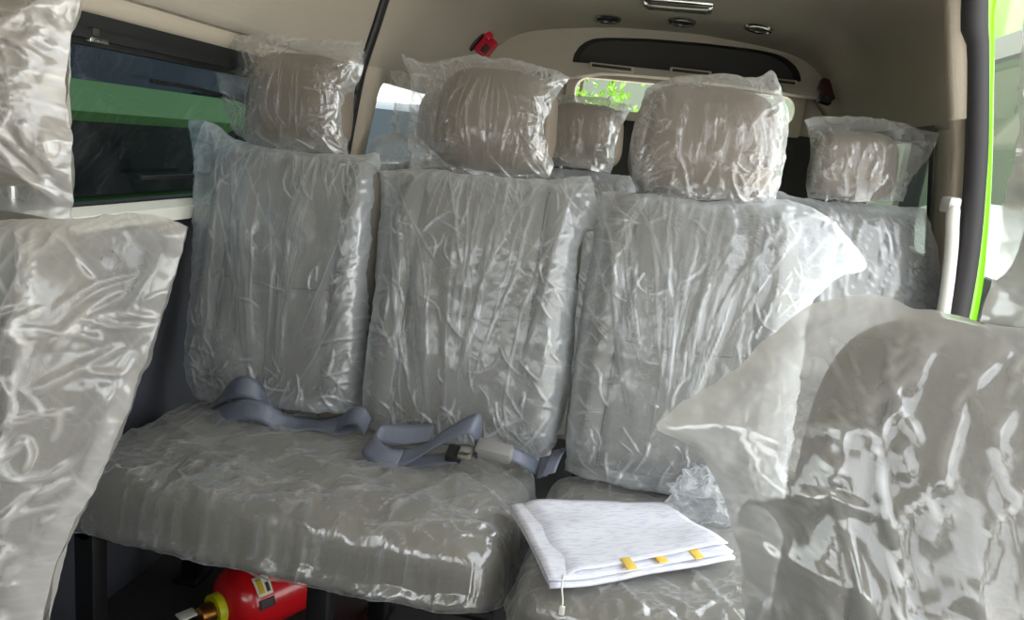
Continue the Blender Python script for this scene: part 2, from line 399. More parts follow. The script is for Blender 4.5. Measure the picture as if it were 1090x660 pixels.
def coons(top, bottom, left, right, ni, nj):
    t = resample(top, ni); b = resample(bottom, ni); l = resample(left, nj, along=1); r = resample(right, nj, along=1)
    s = np.linspace(0, 1, ni)[:, None, None]; q = np.linspace(0, 1, nj)[None, :, None]
    G = (1-q)*t[:, None]+q*b[:, None]+(1-s)*l[None]+s*r[None]
    G -= (1-s)*(1-q)*t[0]+s*(1-q)*t[-1]+(1-s)*q*b[0]+s*q*b[-1]
    for _ in range(250): G[1:-1, 1:-1] = .25*(G[2:, 1:-1]+G[:-2, 1:-1]+G[1:-1, 2:]+G[1:-1, :-2])
    return G
def film(parent, pad, outline, mat_, name='plastic_cover', seed=1, res=.0031, folds=None, crump=1.0, slack=.004, free='b', edge_h=0.0, jag=.004, streak=1.0, fx=0.0, fy=-.9, lines=None, border=1.0):
    """a plastic bag pulled over a pad. outline: dict of four polylines in pad (u,v)"""
    top, bottom, left, right = [np.asarray(outline[k], float) for k in ('top', 'bottom', 'left', 'right')]
    ln = lambda p: np.linalg.norm(np.diff(p, axis=0), axis=1).sum()
    ni = int(np.clip(max(ln(top), ln(bottom))/res, 20, 210)); nj = int(np.clip(max(ln(left), ln(right))/res, 20, 280))
    G = coons(top, bottom, left, right, ni, nj); u, v = G[..., 0].copy(), G[..., 1].copy()
    si = np.linspace(0, 1, ni)[:, None]; sj = np.linspace(0, 1, nj)[None, :]
    ed = np.minimum(np.minimum(si, 1-si)*ni, np.minimum(sj, 1-sj)*nj)*res            # about distance to the bag's border
    near = np.exp(-(ed/.03)**2)
    u += near*jag*(pnoise(u*22+3, v*22, seed+5)+.6*pnoise(u*60, v*60, seed+6)); v += near*jag*(pnoise(u*22-9, v*22+4, seed+7)+.6*pnoise(u*60, v*60+5, seed+8))
    r = pad.rr(u, v)
    Sf = np.where(r < 1, pad.front(u, v)+.003, -1.0); Sb = np.where(r < 1, -pad.back(u, v)+.003, -1.0)
    def relax(S, it=420):
        h = np.maximum(S, 0)
        wave = .006*pnoise(u*14+seed, v*14, seed+9)
        def bc(h):
            h[0] = wave[0]+edge_h; h[-1] = wave[-1]+edge_h; h[:, 0] = wave[:, 0]+edge_h
            if free == 'b': h[:, -1] = h[:, -2]
            else: h[:, -1] = wave[:, -1]+edge_h
            return h
        for _ in range(it):
            n = h.copy(); n[1:-1, 1:-1] = .25*(h[2:, 1:-1]+h[:-2, 1:-1]+h[1:-1, 2:]+h[1:-1, :-2])
            h = bc(np.maximum(n, S))
        return h
    hf = relax(Sf); hb = relax(Sb)
    hf0 = hf.copy()
    # wrinkles -------------------------------------------------
    wx = .02*pnoise(u*9, v*9, seed+11); wy = .02*pnoise(u*9+7, v*9, seed+12)
    th = np.arctan2(u-fx+wx*.25, (v-fy))                                               # pull lines that run together below the pad
    pull = ridge(th*21+seed*3.1, v*1.3+seed, seed+13, 6)*.55+ridge(th*47+seed*1.7, v*1.8, seed+14, 7)*.45
    env = sstep(0, .05, ed)*(.35+.65*sstep(-.2, .5, pnoise(u*4, v*3, seed+15)+.25))
    W = streak*.005*pull*env
    cr = ridge((u+wx)*13, (v+wy)*13, seed+16, 2.2)*.55+ridge((u+wx)*29+4, (v+wy)*26, seed+17, 2.6)*.3+ridge((u-wy)*55, (v+wx)*50, seed+18, 2)*.15
    where = .35+.65*np.clip(near*1.5+sstep(.1, .5, pnoise(u*5+2, v*5, seed+19)), 0, 1)
    fc, fcr = facets(u, v, 13, seed+21, 6); fl_, flc = facets(u, v, 17, seed+33, 4, lo=-.3, hi=.3, dirs=(0, .22))
    fs, fsc = facets(u, v, 38, seed+45, 6, warp=.006)
    W = W*.35+(crump*(fc*where*.38+fs*.25*where)+streak*fl_*.25)*sstep(0, .012, ed+.004)
    rg = np.random.RandomState(seed+77); bl = []
    for k in range(int(48*border)):
        i_, j_ = (rg.choice([0, ni-1]), rg.randint(nj)) if rg.rand() < .7 else (rg.randint(ni), rg.choice([0, nj-1]))
        p0 = np.array([u[i_, j_], v[i_, j_]]); jc = min(max(j_, nj//4), nj-nj//4-1); c_ = np.array([u[ni//2, jc], v[ni//2, jc]]); d_ = c_-p0; d_ /= np.hypot(*d_)+1e-9
        a_ = rg.normal(0, .7); d_ = np.array([d_[0]*math.cos(a_)-d_[1]*math.sin(a_), d_[0]*math.sin(a_)+d_[1]*math.cos(a_)])
        bl.append((wavy(p0+d_*rg.uniform(-.005, .02), p0+d_*rg.uniform(.02, .10), rg, .1, 6), .0022*rg.uniform(.7, 1.8), .0022*rg.uniform(.5, 1.5), rg.uniform(.1, .65)))
    lh, ll = creases(u, v, (lines or [])+bl); W = W+lh
    W = W+slack*(1+pnoise(u*6, v*5, seed+20))
    if folds: W = W+folds(u, v)
    lim = sstep(0, .02, ed) if free != 'b' else sstep(0, .02, np.minimum(si, 1-si)*ni*res)*sstep(0, .02, sj*nj*res)
    hf = np.maximum(hf+W*(.25+.75*lim), Sf)
    gap = .0015
    hb2 = hb+.006*cr*lim
    F = pad.pt(u, v, hf+gap).reshape(-1, 3); B = pad.pt(u, v, -(hb2-2*edge_h*0)+np.where(edge_h, 0, 0)).reshape(-1, 3)
    idx = np.arange(ni*nj).reshape(ni, nj)
    Q = np.stack([idx[:-1, :-1], idx[:-1, 1:], idx[1:, 1:], idx[1:, :-1]], -1).reshape(-1, 4)
    V = np.vstack([F, B]); Fa = np.vstack([Q, Q[:, ::-1]+ni*nj])
    fo = np.clip(np.maximum(ll, crump*(fcr*.35+fsc*.25)*where)+.5*near+.18*sstep(.1, .6, pnoise(u*7, v*2.2+seed, seed+60)), 0, 1); fo = np.concatenate([fo.ravel(), fo.ravel()*.3])
    uvs = np.stack([u, v], -1).reshape(-1, 2); uvs = np.vstack([uvs, uvs+3.7])
    return obj(name, V, Fa, mat_, parent, uv=uvs, fold=fo)
def trace(pad, o):
    return {k: np.array([pad.uv(onplane(x, y, pad.O, pad.N)) for x, y in o[k]]) for k in o}
def boxline(w, t, b, s=0.0):
    return {'top': [(-w, t), (0, t+s), (w, t)], 'bottom': [(-w, b), (0, b-.005), (w, b)], 'left': [(-w, t), (-w-s, (t+b)/2), (-w, b)], 'right': [(w, t), (w+s, (t+b)/2), (w, b)]}

def frame(a, yaw=0):
    U = np.array([math.cos(yaw), math.sin(yaw), 0]); F = np.array([math.sin(yaw), -math.cos(yaw), 0])
    V = np.array([0, 0, math.cos(a)])-F*math.sin(a); N = F*math.cos(a)+np.array([0, 0, math.sin(a)])
    return U, V, N

def back_and_head(root, cx, yb, zb, W, H, hr, bag, hbag, seed, a=R(12), fm=FILM, hm=FILM_H, hcx=None, traced=True, Tf=.065, n=6, seam=.62, k=72, hk=56, ha=R(5), ls=1.0, **kw):
    """backrest (> cover) and headrest (> cover, two posts); hr = (half width, half height, centre z)"""
    U, V, N = frame(a)
    B = Pad(np.array([cx, yb, zb])+V*H, U, V, N, W, H, n=n, Tf=Tf, Tb=.05, p=3.4, q=2.6, seam_u=seam, seam_v=-.01, bolster=.014, taper=.03)
    b = B.build('backrest', LEATHER, root, k)
    if seam:
        vv = np.linspace(-.93, .93, 40)*H
        for sg in (-1, 1):
            uu = sg*seam*B.w(vv); MB().tube(B.pt(uu, vv, B.front(uu, vv)+.004), .0024, 8).build('piping', LEATHER_SEAM, b)
        uu = np.linspace(-seam, seam, 24)*W; vh = B.seam_v+.02*(uu/W)**2
        MB().tube(B.pt(uu, vh, B.front(uu, vh)+.004), .0020, 8).build('piping', LEATHER_SEAM, b)
    film(b, B, trace(B, bag) if traced else bag, fm, 'backrest_cover', seed, **{**dict(fy=-H*1.5, lines=back_lines(W, H, seed, sc=ls)), **kw.get('bk', {})})
    hw, hh, hz = hr; U2, V2, N2 = frame(ha)
    hy = yb+math.tan(a)*(hz-hh-zb)+.012
    Hp = Pad(np.array([cx if hcx is None else hcx, hy, hz-hh])+V2*hh, U2, V2, N2, hw, hh, n=3.6, Tf=.06, Tb=.05, p=3, q=2.2, seam_u=.8, taper=.06)
    h = Hp.build('headrest', LEATHER_H, root, hk)
    film(h, Hp, trace(Hp, hbag) if traced or kw.get('htraced') else hbag, hm, 'headrest_cover', seed+40, **{**dict(streak=.9, crump=.6, slack=.002, fy=-hh*2.2, lines=head_lines(hw, hh, seed+1, ls)), **kw.get('hd', {})})
    for s in (-1, 1):
        x = Hp.O[0]+s*.06
        MB().tube([(x, hy, hz-hh-.06), (x, hy, hz-hh+.03)], .006).build('headrest_post', CHROME, h)
    return B, Hp

def cushion(root, x0, x1, y0, y1, z0, z1, seed, name='seat_cushion', fm=FILM_S, skirt=.012, k=96, wr=1.0):
    """flat seat cushion with a film stretched over it, hanging a little below its rim"""
    W, H = (x1-x0)/2, (y1-y0)/2
    P = Pad(((x0+x1)/2, (y0+y1)/2, z0+.055), (1, 0, 0), (0, 1, 0), (0, 0, 1), W, H, n=9, Tf=z1-z0-.055, Tb=.055, p=7, q=3.0)
    c = P.build(name, LEATHER_C, root, k)
    # film over the top and round the rim
    ka, kb = int(W*2/.006), int(H*2/.006)
    na, nb = min(240, ka+60), min(170, kb+60)
    L = 1+skirt/H
    def spread(m, ext):
        t = np.linspace(-1, 1, m); return np.sign(t)*np.sin(np.abs(t)*np.pi/2)**.9
    a, b = np.meshgrid(spread(na, 0), spread(nb, 0), indexing='ij')
    r = np.maximum(np.abs(a), np.abs(b)); rs = np.where(r < 1e-9, 1, r)
    kk = 1/(np.maximum(np.abs(a/rs)**P.n+np.abs(b/rs)**P.n, 1)**(1/P.n))
    # r in 0..rc covers the top, rc..1 goes down the rim
    rc = .93; ri = np.minimum(r/rc, 1); f = ri/rs*kk
    u, v = a*f*W, b*f*H
    h = P.front(u, v); down = np.clip((r-rc)/(1-rc), 0, 1)
    drop = (.030+skirt*(.4+1.2*pnoise(u*9, v*9+seed, seed)))
    h = h-down*drop
    out = np.where(down > 0, 1, 0)*.004-.02*down**3+np.sin(down*np.pi)*.005*(1+pnoise(u*12+5, v*12, seed+1)*1.2)
    ang = np.stack([a/rs, b/rs], -1); px = np.where(np.abs(a) >= np.abs(b)*1.0, np.sign(a), 0); py = np.where(np.abs(b) > np.abs(a), np.sign(b), 0)
    g = .92+.08*0
    e = sstep(.9, 1, r)
    wx = .03*pnoise(u*7, v*7, seed+2); wy = .03*pnoise(u*7+9, v*7, seed+3)
    cr = ridge((u+wx)*7, (v+wy)*9, seed+4, 3)*.5+ridge((u-wy)*16+(v)*9, (v+wx)*15, seed+5, 3)*.35+ridge((u+wy)*38, (v-wx)*34, seed+6, 2)*.15
    fc, fcr = facets(u+down*.0, v-down*drop*np.sign(b), 9, seed+21, 6); fs, fsc = facets(u, v-down*drop*np.sign(b), 30, seed+45, 7, warp=.008)
    lh, ll = creases(u, v-down*drop*np.sign(b), cush_lines(W, H, seed))
    w = wr*(.002*cr+fc*.4+fs*.25+lh)+.002
    nx = np.where(e > 0, px*e, 0); ny = np.where(e > 0, py*e, 0); nz = 1-.8*e
    u2 = u+nx*(w+out); v2 = v+ny*(w+out); h2 = h+nz*w
    Pn = P.pt(u2, v2, h2).reshape(-1, 3)
    idx = np.arange(na*nb).reshape(na, nb)
    Q = np.stack([idx[:-1, :-1], idx[1:, :-1], idx[1:, 1:], idx[:-1, 1:]], -1).reshape(-1, 4)
    obj('cushion_cover', Pn, Q, fm, c, uv=np.stack([u+nx*down*drop, v+ny*down*drop], -1).reshape(-1, 2), fold=np.clip(np.maximum(ll, fcr*.3+fsc*.25)+.3*sstep(.6, 1, down), 0, 1))
    return P

# ------------------------------------------------------------------ van body
CX = -.08; YR = 3.7; YF = -1.35
PROF = [(0, .97), (.84, .955), (1.0, .925), (1.25, .885), (1.5, .82), (1.6, .745), (1.67, .58), (1.71, .3), (1.72, 0)]
pz = np.array([p[0] for p in PROF]); pw = np.array([p[1] for p in PROF])
def hw(z): return np.interp(z, pz, pw)
def taper(y): return sstep(2.9, YR+.15, y)
def shell(side, y, z):
    """inner face of the body at height z: side -1 left, +1 right"""
    t = taper(y)*sstep(1.2, 1.45, z)
    return CX+side*(hw(z)-.13*t)
def roofz(y, z): return z-np.clip((z-1.42)/.3, 0, 1)*.10*sstep(2.5, YR, y)
def grid_obj(name, P, m, skip=None, thick=.03, mats=None, midx=None, flip=False):
    ni, nj = P.shape[:2]; idx = np.arange(ni*nj).reshape(ni, nj); F = []; mi = []
    for i in range(ni-1):
        for j in range(nj-1):
            if skip is not None and skip(i, j): continue
            q = (idx[i, j], idx[i+1, j], idx[i+1, j+1], idx[i, j+1]); F.append(q[::-1] if flip else q)
            mi.append(0 if midx is None else midx(i, j))
    o = obj(name, P.reshape(-1, 3), F, m, None, mats=mats, midx=mi if midx else None)
    s = o.modifiers.new('thickness', 'SOLIDIFY'); s.thickness = thick; s.offset = -1
    return tag(o, kind='structure')
def lin(*a):
    """sample lists with every break included"""
    out = []
    for s, e, n in zip(a[:-1:2], a[2::2], a[1::2]): out += list(np.linspace(s, e, n, endpoint=False))
    return np.array(out+[a[-1]])
WIN_L1 = (.25, 2.26, .862, 1.185); WIN_L0 = (-1.05, .05, .862, 1.3-.06); WIN_R0 = (-1.05, -.5, .862, 1.24); WIN_L2 = (2.52, 3.42, .93, 1.255); WIN_R = (2.52, 3.42, .80, 1.255)
def side_wall(name, side, y0, wins, y1=YR):
    ys = {y0, y1}; zs = {0, .84, 1.25}
    for w in wins: ys |= {w[0], w[1]}; zs |= {w[2], w[3]}
    def dense(s, st):
        s = sorted(s); out = [s[0]]
        for a, b in zip(s[:-1], s[1:]):
            n = max(1, int((b-a)/st)); out += list(np.linspace(a, b, n+1)[1:])
        return np.array(out)
    Y, Z = dense(ys, .12), dense(zs, .06)
    P = np.array([[(shell(side, y, z), y, z) for z in Z] for y in Y])
    def skip(i, j):
        cy, cz = (Y[i]+Y[i+1])/2, (Z[j]+Z[j+1])/2
        return any(w[0] < cy < w[1] and w[2] < cz < w[3] for w in wins)
    return grid_obj(name, P, None, skip, mats=[SLATE, TRIMT], midx=lambda i, j: 0 if Z[j+1] < .845 else 1, flip=side > 0)
side_wall('wall_left', -1, YF, [WIN_L0, WIN_L1, WIN_L2])
side_wall('wall_right', 1, 2.3, [WIN_R])
side_wall('wall_right', 1, YF, [WIN_R0], -.42)
# ceiling with its rounded haunches (right haunch opens over the doorway)
Zs = np.concatenate([np.linspace(1.25, 1.5, 8), np.linspace(1.5, 1.6, 6)[1:], np.linspace(1.6, 1.67, 6)[1:], np.linspace(1.67, 1.71, 6)[1:]])
def smooth_prof():
    # half profile from z=1.25 over the top
    pts = [(hw(z), z) for z in (1.25, 1.38, 1.5)]+[(.775, 1.57), (.70, 1.63), (.58, 1.67), (.40, 1.70), (.2, 1.717), (0, 1.72)]
    return spline(pts, 40)
hp = smooth_prof()
full = np.vstack([np.c_[-hp[:, 0], hp[:, 1]], np.c_[hp[::-1, 0], hp[::-1, 1]][1:]])
YS = np.concatenate([np.linspace(YF, 2.3, 32), np.linspace(2.3, YR, 30)[1:]])
P = np.array([[(CX+x*(1-(.13*taper(y)*sstep(1.2, 1.45, z))/max(abs(x), .30)*sstep(0, .5, abs(x))), y, roofz(y, z)) for x, z in full] for y in YS])
nsk = 14
grid_obj('ceiling', P, HEADLINER, skip=lambda i, j: YS[i+1] <= 2.31 and full[j+1][0] > 0 and full[j+1][1] < 1.555)
# floor
fl = MB().box((CX, (YF+YR)/2, -.02), (.98, (YR-YF)/2, .02)).build('floor', FLOORM, smooth=False); tag(fl, kind='structure')
# rear wall
def rearpt(x, y): return at(x, y, 'Y', YR-.02)
rz = lambda px, py: rearpt(px, py)
wx0, wx1, wz0, wz1 = -.46, .60, 1.25, 1.445
xs = np.unique(np.concatenate([np.linspace(-1.05, wx0, 8), np.linspace(wx0, wx1, 10), np.linspace(wx1, .9, 6)]))
zs = np.unique(np.concatenate([np.linspace(0, wz0, 10), np.linspace(wz0, wz1, 4), np.linspace(wz1, 1.66, 6)]))
P = np.array([[(x, YR, z) for z in zs] for x in xs])
grid_obj('wall_back', P, None, skip=lambda i, j: wx0 < (xs[i]+xs[i+1])/2 < wx1 and wz0 < (zs[j]+zs[j+1])/2 < wz1, mats=[DARKG, TRIMT], midx=lambda i, j: 0 if zs[j+1] < wz0+.01 else 1)

# cab front with the windscreen opening
xs2 = np.unique(np.concatenate([np.linspace(-1.06, -.86, 3), np.linspace(-.86, .70, 12), np.linspace(.70, .90, 3)])); zs2 = np.unique(np.concatenate([np.linspace(0, .98, 8), np.linspace(.98, 1.5, 6), np.linspace(1.5, 1.72, 4)]))
P = np.array([[(x, YF, z) for z in zs2] for x in xs2])
grid_obj('wall_front', P, None, skip=lambda i, j: -.86 < (xs2[i]+xs2[i+1])/2 < .70 and .98 < (zs2[j]+zs2[j+1])/2 < 1.5, mats=[DARKG, TRIMT], midx=lambda i, j: 0 if zs2[j+1] < .99 else 1, flip=True)
# windows ------------------------------------------------------
def window(n, side, w, glass, fm, fw=.03, bars=()):
    y0, y1, z0, z1 = w
    root = bpy.data.objects.new('window_%d' % n, None); C.objects.link(root); tag(root, kind='structure')
    root.location = (shell(side, (y0+y1)/2, z0), (y0+y1)/2, z0)
    off = side*.012
    b = MB(); ins = -side*.012
    def P(y, z, d=0): return np.array([shell(side, y, z)+off+d, y, z])
    rr = .05
    def loop(m, r):
        pts = []
        for cy, cz, a0 in ((y1-m-r, z1-m-r, 0), (y0+m+r, z1-m-r, 90), (y0+m+r, z0+m+r, 180), (y1-m-r, z0+m+r, 270)):
            for k in range(7):
                t = R(a0+15*k); pts.append((cy+r*math.cos(t), cz+r*math.sin(t)))
        return pts
    outer = loop(-.012, .01); inner = loop(fw, rr); n_ = len(outer)
    V = [P(y, z, ins*1.5) for y, z in outer]+[P(y, z, ins*1.5) for y, z in inner]+[P(y, z, -ins) for y, z in inner]
    F = [(i, (i+1) % n_, n_+(i+1) % n_, n_+i) for i in range(n_)]+[(n_+i, n_+(i+1) % n_, 2*n_+(i+1) % n_, 2*n_+i) for i in range(n_)]
    b.add(V, F).build('window_frame', fm, root)
    gy = np.linspace(y0, y1, 5); gz = np.linspace(z0, z1, 4)
    V = [P(y, z, -ins*.5) for y in gy for z in gz]; F = [(i*4+j, (i+1)*4+j, (i+1)*4+j+1, i*4+j+1) for i in range(4) for j in range(3)]
    obj('pane', V, F, glass, root)
    for (ya, yb, za, zb) in bars:
        MB().box(P((ya+yb)/2, (za+zb)/2, ins*.3), (.006, abs(yb-ya)/2, abs(zb-za)/2), bev=.003).build('window_bar', BLACK, root)
    return root
w1 = window(1, -1, WIN_L1, TGLASS, BLACK, .022)
# sliding sash inside the left window: a rounded dark rail
b = MB(); sx = lambda y, z: shell(-1, y, z)+.004
b.tube(resample([(sx(1.36, 1.12), 1.36, 1.12), (sx(1.5, 1.118), 1.5, 1.118), (sx(1.7, 1.105), 1.7, 1.105), (sx(1.76, 1.08), 1.76, 1.08), (sx(1.78, 1.0), 1.78, 1.0), (sx(1.78, .9), 1.78, .9)], 40), .0045)
b.build('sash_rail', BLACK, w1)
b = MB().box((sx(1.5, .93)+.002, 1.5, .93), (.003, .13, .004), bev=.0015).build('sash_pull', BLACK, w1)
window(5, -1, WIN_L0, GLASS, BLACK, .03); window(6, 1, WIN_R0, GLASS, BLACK, .03)
window(2, -1, WIN_L2, GLASS, TRIMT, .02)
window(3, 1, WIN_R, glassmat('light_tinted_glass', (.6, .65, .61, 1)), BLACK, .03)
# black valance rail over the left window, with its latch
b = MB()
for (z0, z1, d) in ((1.185, 1.213, .018), (1.172, 1.187, .03)):
    pts = [(shell(-1, 0, z0)+.0, z0), (shell(-1, 0, z0)+d, z0), (shell(-1, 0, z1)+d, z1), (shell(-1, 0, z1)+.0, z1)]
    b.prism([(x, .2, z) for x, z in pts], (0, 2.1, 0))
tag(b.build('trim_1', BLACK), kind='structure')
q = at(103, 43, 'X', shell(-1, 1.3, 1.2)+.02)
t = thing('window_latch', q, 'small grey latch on the black rail above the left window', 'latch')
MB().box(q, (.006, .022, .005), bev=.002).build('latch_plate', CHROME, t); MB().box(q+np.array([.004, -.012, .012]), (.006, .008, .006), bev=.002).build('latch_button', DARKG, t)
# sill ledge under left window, sunlight on it painted in as near-white
b = MB(); b.prism([(shell(-1, 0, .84)-.01, YF, .835), (shell(-1, 0, .84)+.034, YF, .838), (shell(-1, 0, .86)+.030, YF, .866), (shell(-1, 0, .88), YF, .884)], (0, 2.3-YF, 0))
tag(b.build('trim_2', SILLW), kind='structure')
# black gap between the window panel and the rear pillar, following the body
zz = np.linspace(.9, 1.62, 30); b = MB()
Xl = [np.interp(z, hp[:, 1], hp[:, 0]) if z > 1.25 else hw(z) for z in zz]
L0 = [(CX-x+.006, 2.345+.010*math.sin(z*9), z) for x, z in zip(Xl, zz)]; L1 = [(CX-x+.008, 2.385+.010*math.sin(z*9), z) for x, z in zip(Xl, zz)]
V = L0+L1; n_ = len(zz); b.add(V, [(i, i+1, n_+i+1, n_+i) for i in range(n_-1)])
o = b.build('trim_3', BLACK); s = o.modifiers.new('thickness', 'SOLIDIFY'); s.thickness = .012; s.offset = 0; tag(o, kind='structure')
# pillar cover behind it
b = MB(); zz = np.linspace(.86, 1.27, 12)
V = []
for z in zz:
    x = shell(-1, 2.4, z)
    V += [(x, 2.405, z), (x+.022, 2.415, z), (x+.024, 2.49, z), (x, 2.52, z)]
b.add(V, [(i*4+k, i*4+k+1, i*4+k+5, i*4+k+4) for i in range(11) for k in range(3)]+[(0, 1, 2, 3), (44, 45, 46, 47)])
tag(b.build('trim_4', TRIMT), kind='structure')

# rear window, dark header recess, vents ----------------------
root = bpy.data.objects.new('window_4', None); C.objects.link(root); tag(root, kind='structure'); root.location = ((wx0+wx1)/2, YR, wz0)
def rrect(x0, x1, z0, z1, r, n=8):
    pts = []
    for cx, cz, a0 in ((x1-r, z1-r, 0), (x0+r, z1-r, 90), (x0+r, z0+r, 180), (x1-r, z0+r, 270)):
        for k in range(n+1): t = R(a0+90*k/n); pts.append((cx+r*math.cos(t), cz+r*math.sin(t)))
    return pts
o_ = rrect(wx0-.01, wx1+.01, wz0-.01, wz1+.01, .012); i_ = rrect(wx0+.03, wx1-.03, wz0+.03, wz1-.03, .06); n_ = len(o_)
V = [(x, YR-.03, z) for x, z in o_]+[(x, YR-.03, z) for x, z in i_]+[(x, YR+.03, z) for x, z in i_]+[(x, YR, z) for x, z in o_]
F = [(i, (i+1) % n_, n_+(i+1) % n_, n_+i) for i in range(n_)]+[(n_+i, n_+(i+1) % n_, 2*n_+(i+1) % n_, 2*n_+i) for i in range(n_)]+[(i, (i+1) % n_, 3*n_+(i+1) % n_, 3*n_+i) for i in range(n_)]
MB().add(V, F).build('window_frame', TRIMT, root)
obj('pane', [(wx0, YR+.015, wz0), (wx1, YR+.015, wz0), (wx1, YR+.015, wz1), (wx0, YR+.015, wz1)], [(0, 1, 2, 3)], GLASS, root)
yh = YR-.17
hdr = [(609, 66), (611, 58), (615, 51), (622, 45), (632, 41), (645, 40), (690, 41), (750, 46), (800, 52), (822, 56), (836, 61), (846, 69), (852, 79), (853, 88), (800, 84), (730, 77), (670, 71)]
pts = resample([at(x, y, 'Y', yh) for x, y in hdr+hdr[:1]], 60, False)[:-1]
b = MB(); n_ = len(pts); cen = pts.mean(0)
V = list(pts)+list((pts-cen)*.96+cen+np.array([0, .07, 0])); F = [(i, (i+1) % n_, n_+(i+1) % n_, n_+i) for i in range(n_)]+[tuple(range(n_, 2*n_))]
b.add(V, F); tag(b.build('trim_5', DARKG), kind='structure')
# rear bulkhead round the recess, running into the headliner on both sides
oc = np.array([at(x, y, 'Y', yh) for x, y in [(500, 95), (505, 40), (560, 10), (650, -5), (760, 0), (860, 15), (930, 50), (950, 90), (945, 122), (885, 106), (800, 93), (730, 84), (660, 78), (585, 75), (540, 90)]])
cen = pts.mean(0)
def radial(loop, ang):
    L_ = resample(np.vstack([loop, loop[:1]]), 400, False)[:-1]-cen; a_ = np.arctan2(L_[:, 2]*4, L_[:, 0]); o_ = np.argsort(a_); r_ = np.hypot(L_[:, 0], L_[:, 2]*4)
    a_, r_ = a_[o_], r_[o_]; rr_ = np.interp(ang, np.r_[a_[-1]-2*np.pi, a_, a_[0]+2*np.pi], np.r_[r_[-1], r_, r_[0]])
    return cen+np.stack([rr_*np.cos(ang), 0*ang, rr_*np.sin(ang)/4], -1)
ang = np.linspace(-np.pi, np.pi, 161)[:-1]; ri, ro = radial(pts, ang), radial(oc, ang); n_ = 160
ro = np.where((np.hypot(ro[:, 0]-cen[0], ro[:, 2]-cen[2]) < np.hypot(ri[:, 0]-cen[0], ri[:, 2]-cen[2]))[:, None], ri, ro)
V = list(ri)+list(ro)+list(ro+np.array([0, .12, 0])); F = [(i, (i+1) % n_, n_+(i+1) % n_, n_+i) for i in range(n_)]+[(n_+i, n_+(i+1) % n_, 2*n_+(i+1) % n_, 2*n_+i) for i in range(n_)]
b = MB().add(V, F); tag(b.build('trim_6', HEADLINER), kind='structure')
# slim lamp and latch strips under the recess
for (px, py, w_, lab) in ((651, 72, .10, 'slim black slot in the rear header, leftmost of three'), (735, 77, .09, 'slim black slot in the rear header, behind middle headrest'), (828, 87, .08, 'slim black slot in the rear header, rightmost of three')):
    q = at(px, py, 'Y', yh-.012); sl = .115
    ax = np.array([[1, 0, -.02], [0, 1, 0], [0.02, 0, 1]])
    t = thing('header_slot', q, lab, 'vent', 'slots in the rear header')
    MB().box(q, (w_, .012, .013), ax, .006).build('slot_frame', TRIMT, t); MB().box(q+np.array([0, -.008, 0]), (w_*.88, .008, .006), ax, .003).build('slot_grille', BLACK, t)

# ceiling fittings ---------------------------------------------
def ceil_at(px, py):
    d = ray(px, py); best = None
    for tt in np.linspace(2.2, 3.9, 1500):
        p = CAM+d*tt
        zc = roofz(p[1], np.interp(abs(p[0]-CX), hp[::-1, 0], hp[::-1, 1]))
        if p[2] >= zc: return np.array([p[0], p[1], zc])
    return p
def ceil_n(p, e=.03):
    g = lambda x, y: roofz(y, np.interp(abs(x-CX), hp[::-1, 0], hp[::-1, 1]))
    n = np.array([(g(p[0]+e, p[1])-g(p[0]-e, p[1]))/(2*e), (g(p[0], p[1]+e)-g(p[0], p[1]-e))/(2*e), -1.0]); return n/np.linalg.norm(n)
for px, py, w in ((647, 19, 'leftmost'), (726, 22, 'middle'), (808, 29, 'rightmost')):
    q = ceil_at(px, py); nn = ceil_n(q)
    t = thing('ceiling_vent', q, 'round ceiling vent with bright rim, %s of the three' % w, 'vent', 'round vents on the ceiling')
    MB().lathe(q-nn*.004, nn, [(0, .058), (.010, .058), (.016, .053), (.017, .046), (.013, .041), (.006, .040), (0, .040)]).build('rim', CHROME, t)
    MB().lathe(q-nn*.004, nn, [(0, .041), (.008, .041), (.011, .03), (.012, .0)]).build('nozzle', BLACK, t)
q = ceil_at(722, 5); nn = ceil_n(q); e1 = np.array([1, 0, .0]); e2 = np.cross(nn, e1)
t = thing('ceiling_lamp', q, 'rectangular ceiling lamp with a bright metal bezel at the top edge', 'lamp')
LENS = mat('lamp_lens', srgb(95, 96, 84), .15)
MB().box(q, (.132, .06, .012), (e1, e2, nn), .008).build('bezel', CHROME, t); MB().box(q+nn*.007, (.118, .048, .009), (e1, e2, nn), .006).build('lens', LENS, t)

# emergency hammers -------------------------------------------
def shell_hit(px, py):
    d = ray(px, py)
    for tt in np.linspace(1.8, 4.2, 3000):
        p = CAM+d*tt
        if p[1] >= YR: break
        xx = abs(p[0]-CX); z = p[2]
        half = (np.interp(z, hp[:, 1], hp[:, 0]) if z < 1.72 else 0)-.13*taper(p[1])*sstep(1.2, 1.45, z)
        if xx >= half: break
    return p
def frame_px(px, py, Y, ang):
    q = shell_hit(px, py); q = q+(CAM-q)/np.linalg.norm(CAM-q)*.045; e1 = math.cos(ang)*_r0+math.sin(ang)*_u0; e2 = -math.sin(ang)*_r0+math.cos(ang)*_u0; e3 = -_f
    return q, e1, e2, e3
q, e1, e2, e3 = frame_px(511, 46, 3.36, R(57))
s = q[1]/800*1.02
t = thing('emergency_hammer', q, 'bright red hammer in a black holder on the left ceiling', 'hammer', None)
MB().box(q+e2*7*s+e3*.01, (13*s, 5.5*s, .02), (e1, e2, e3), .005).build('holder', BLACK, t)
hd = MB().box(q-e2*7*s+e1*1.5*s, (10*s, 8*s, .016), (e1, e2, e3), .006)
hd.box(q+e2*0*s+e1*11*s, (4*s, 6*s, .018), (e1, e2, e3), .005)
hd.build('hammer_body', REDP, t)
MB().box(q-e2*9*s-e1*2*s+e3*.014, (5*s, 4*s, .005), (e1, e2, e3), .003).build('grip_recess', MAROON, t)
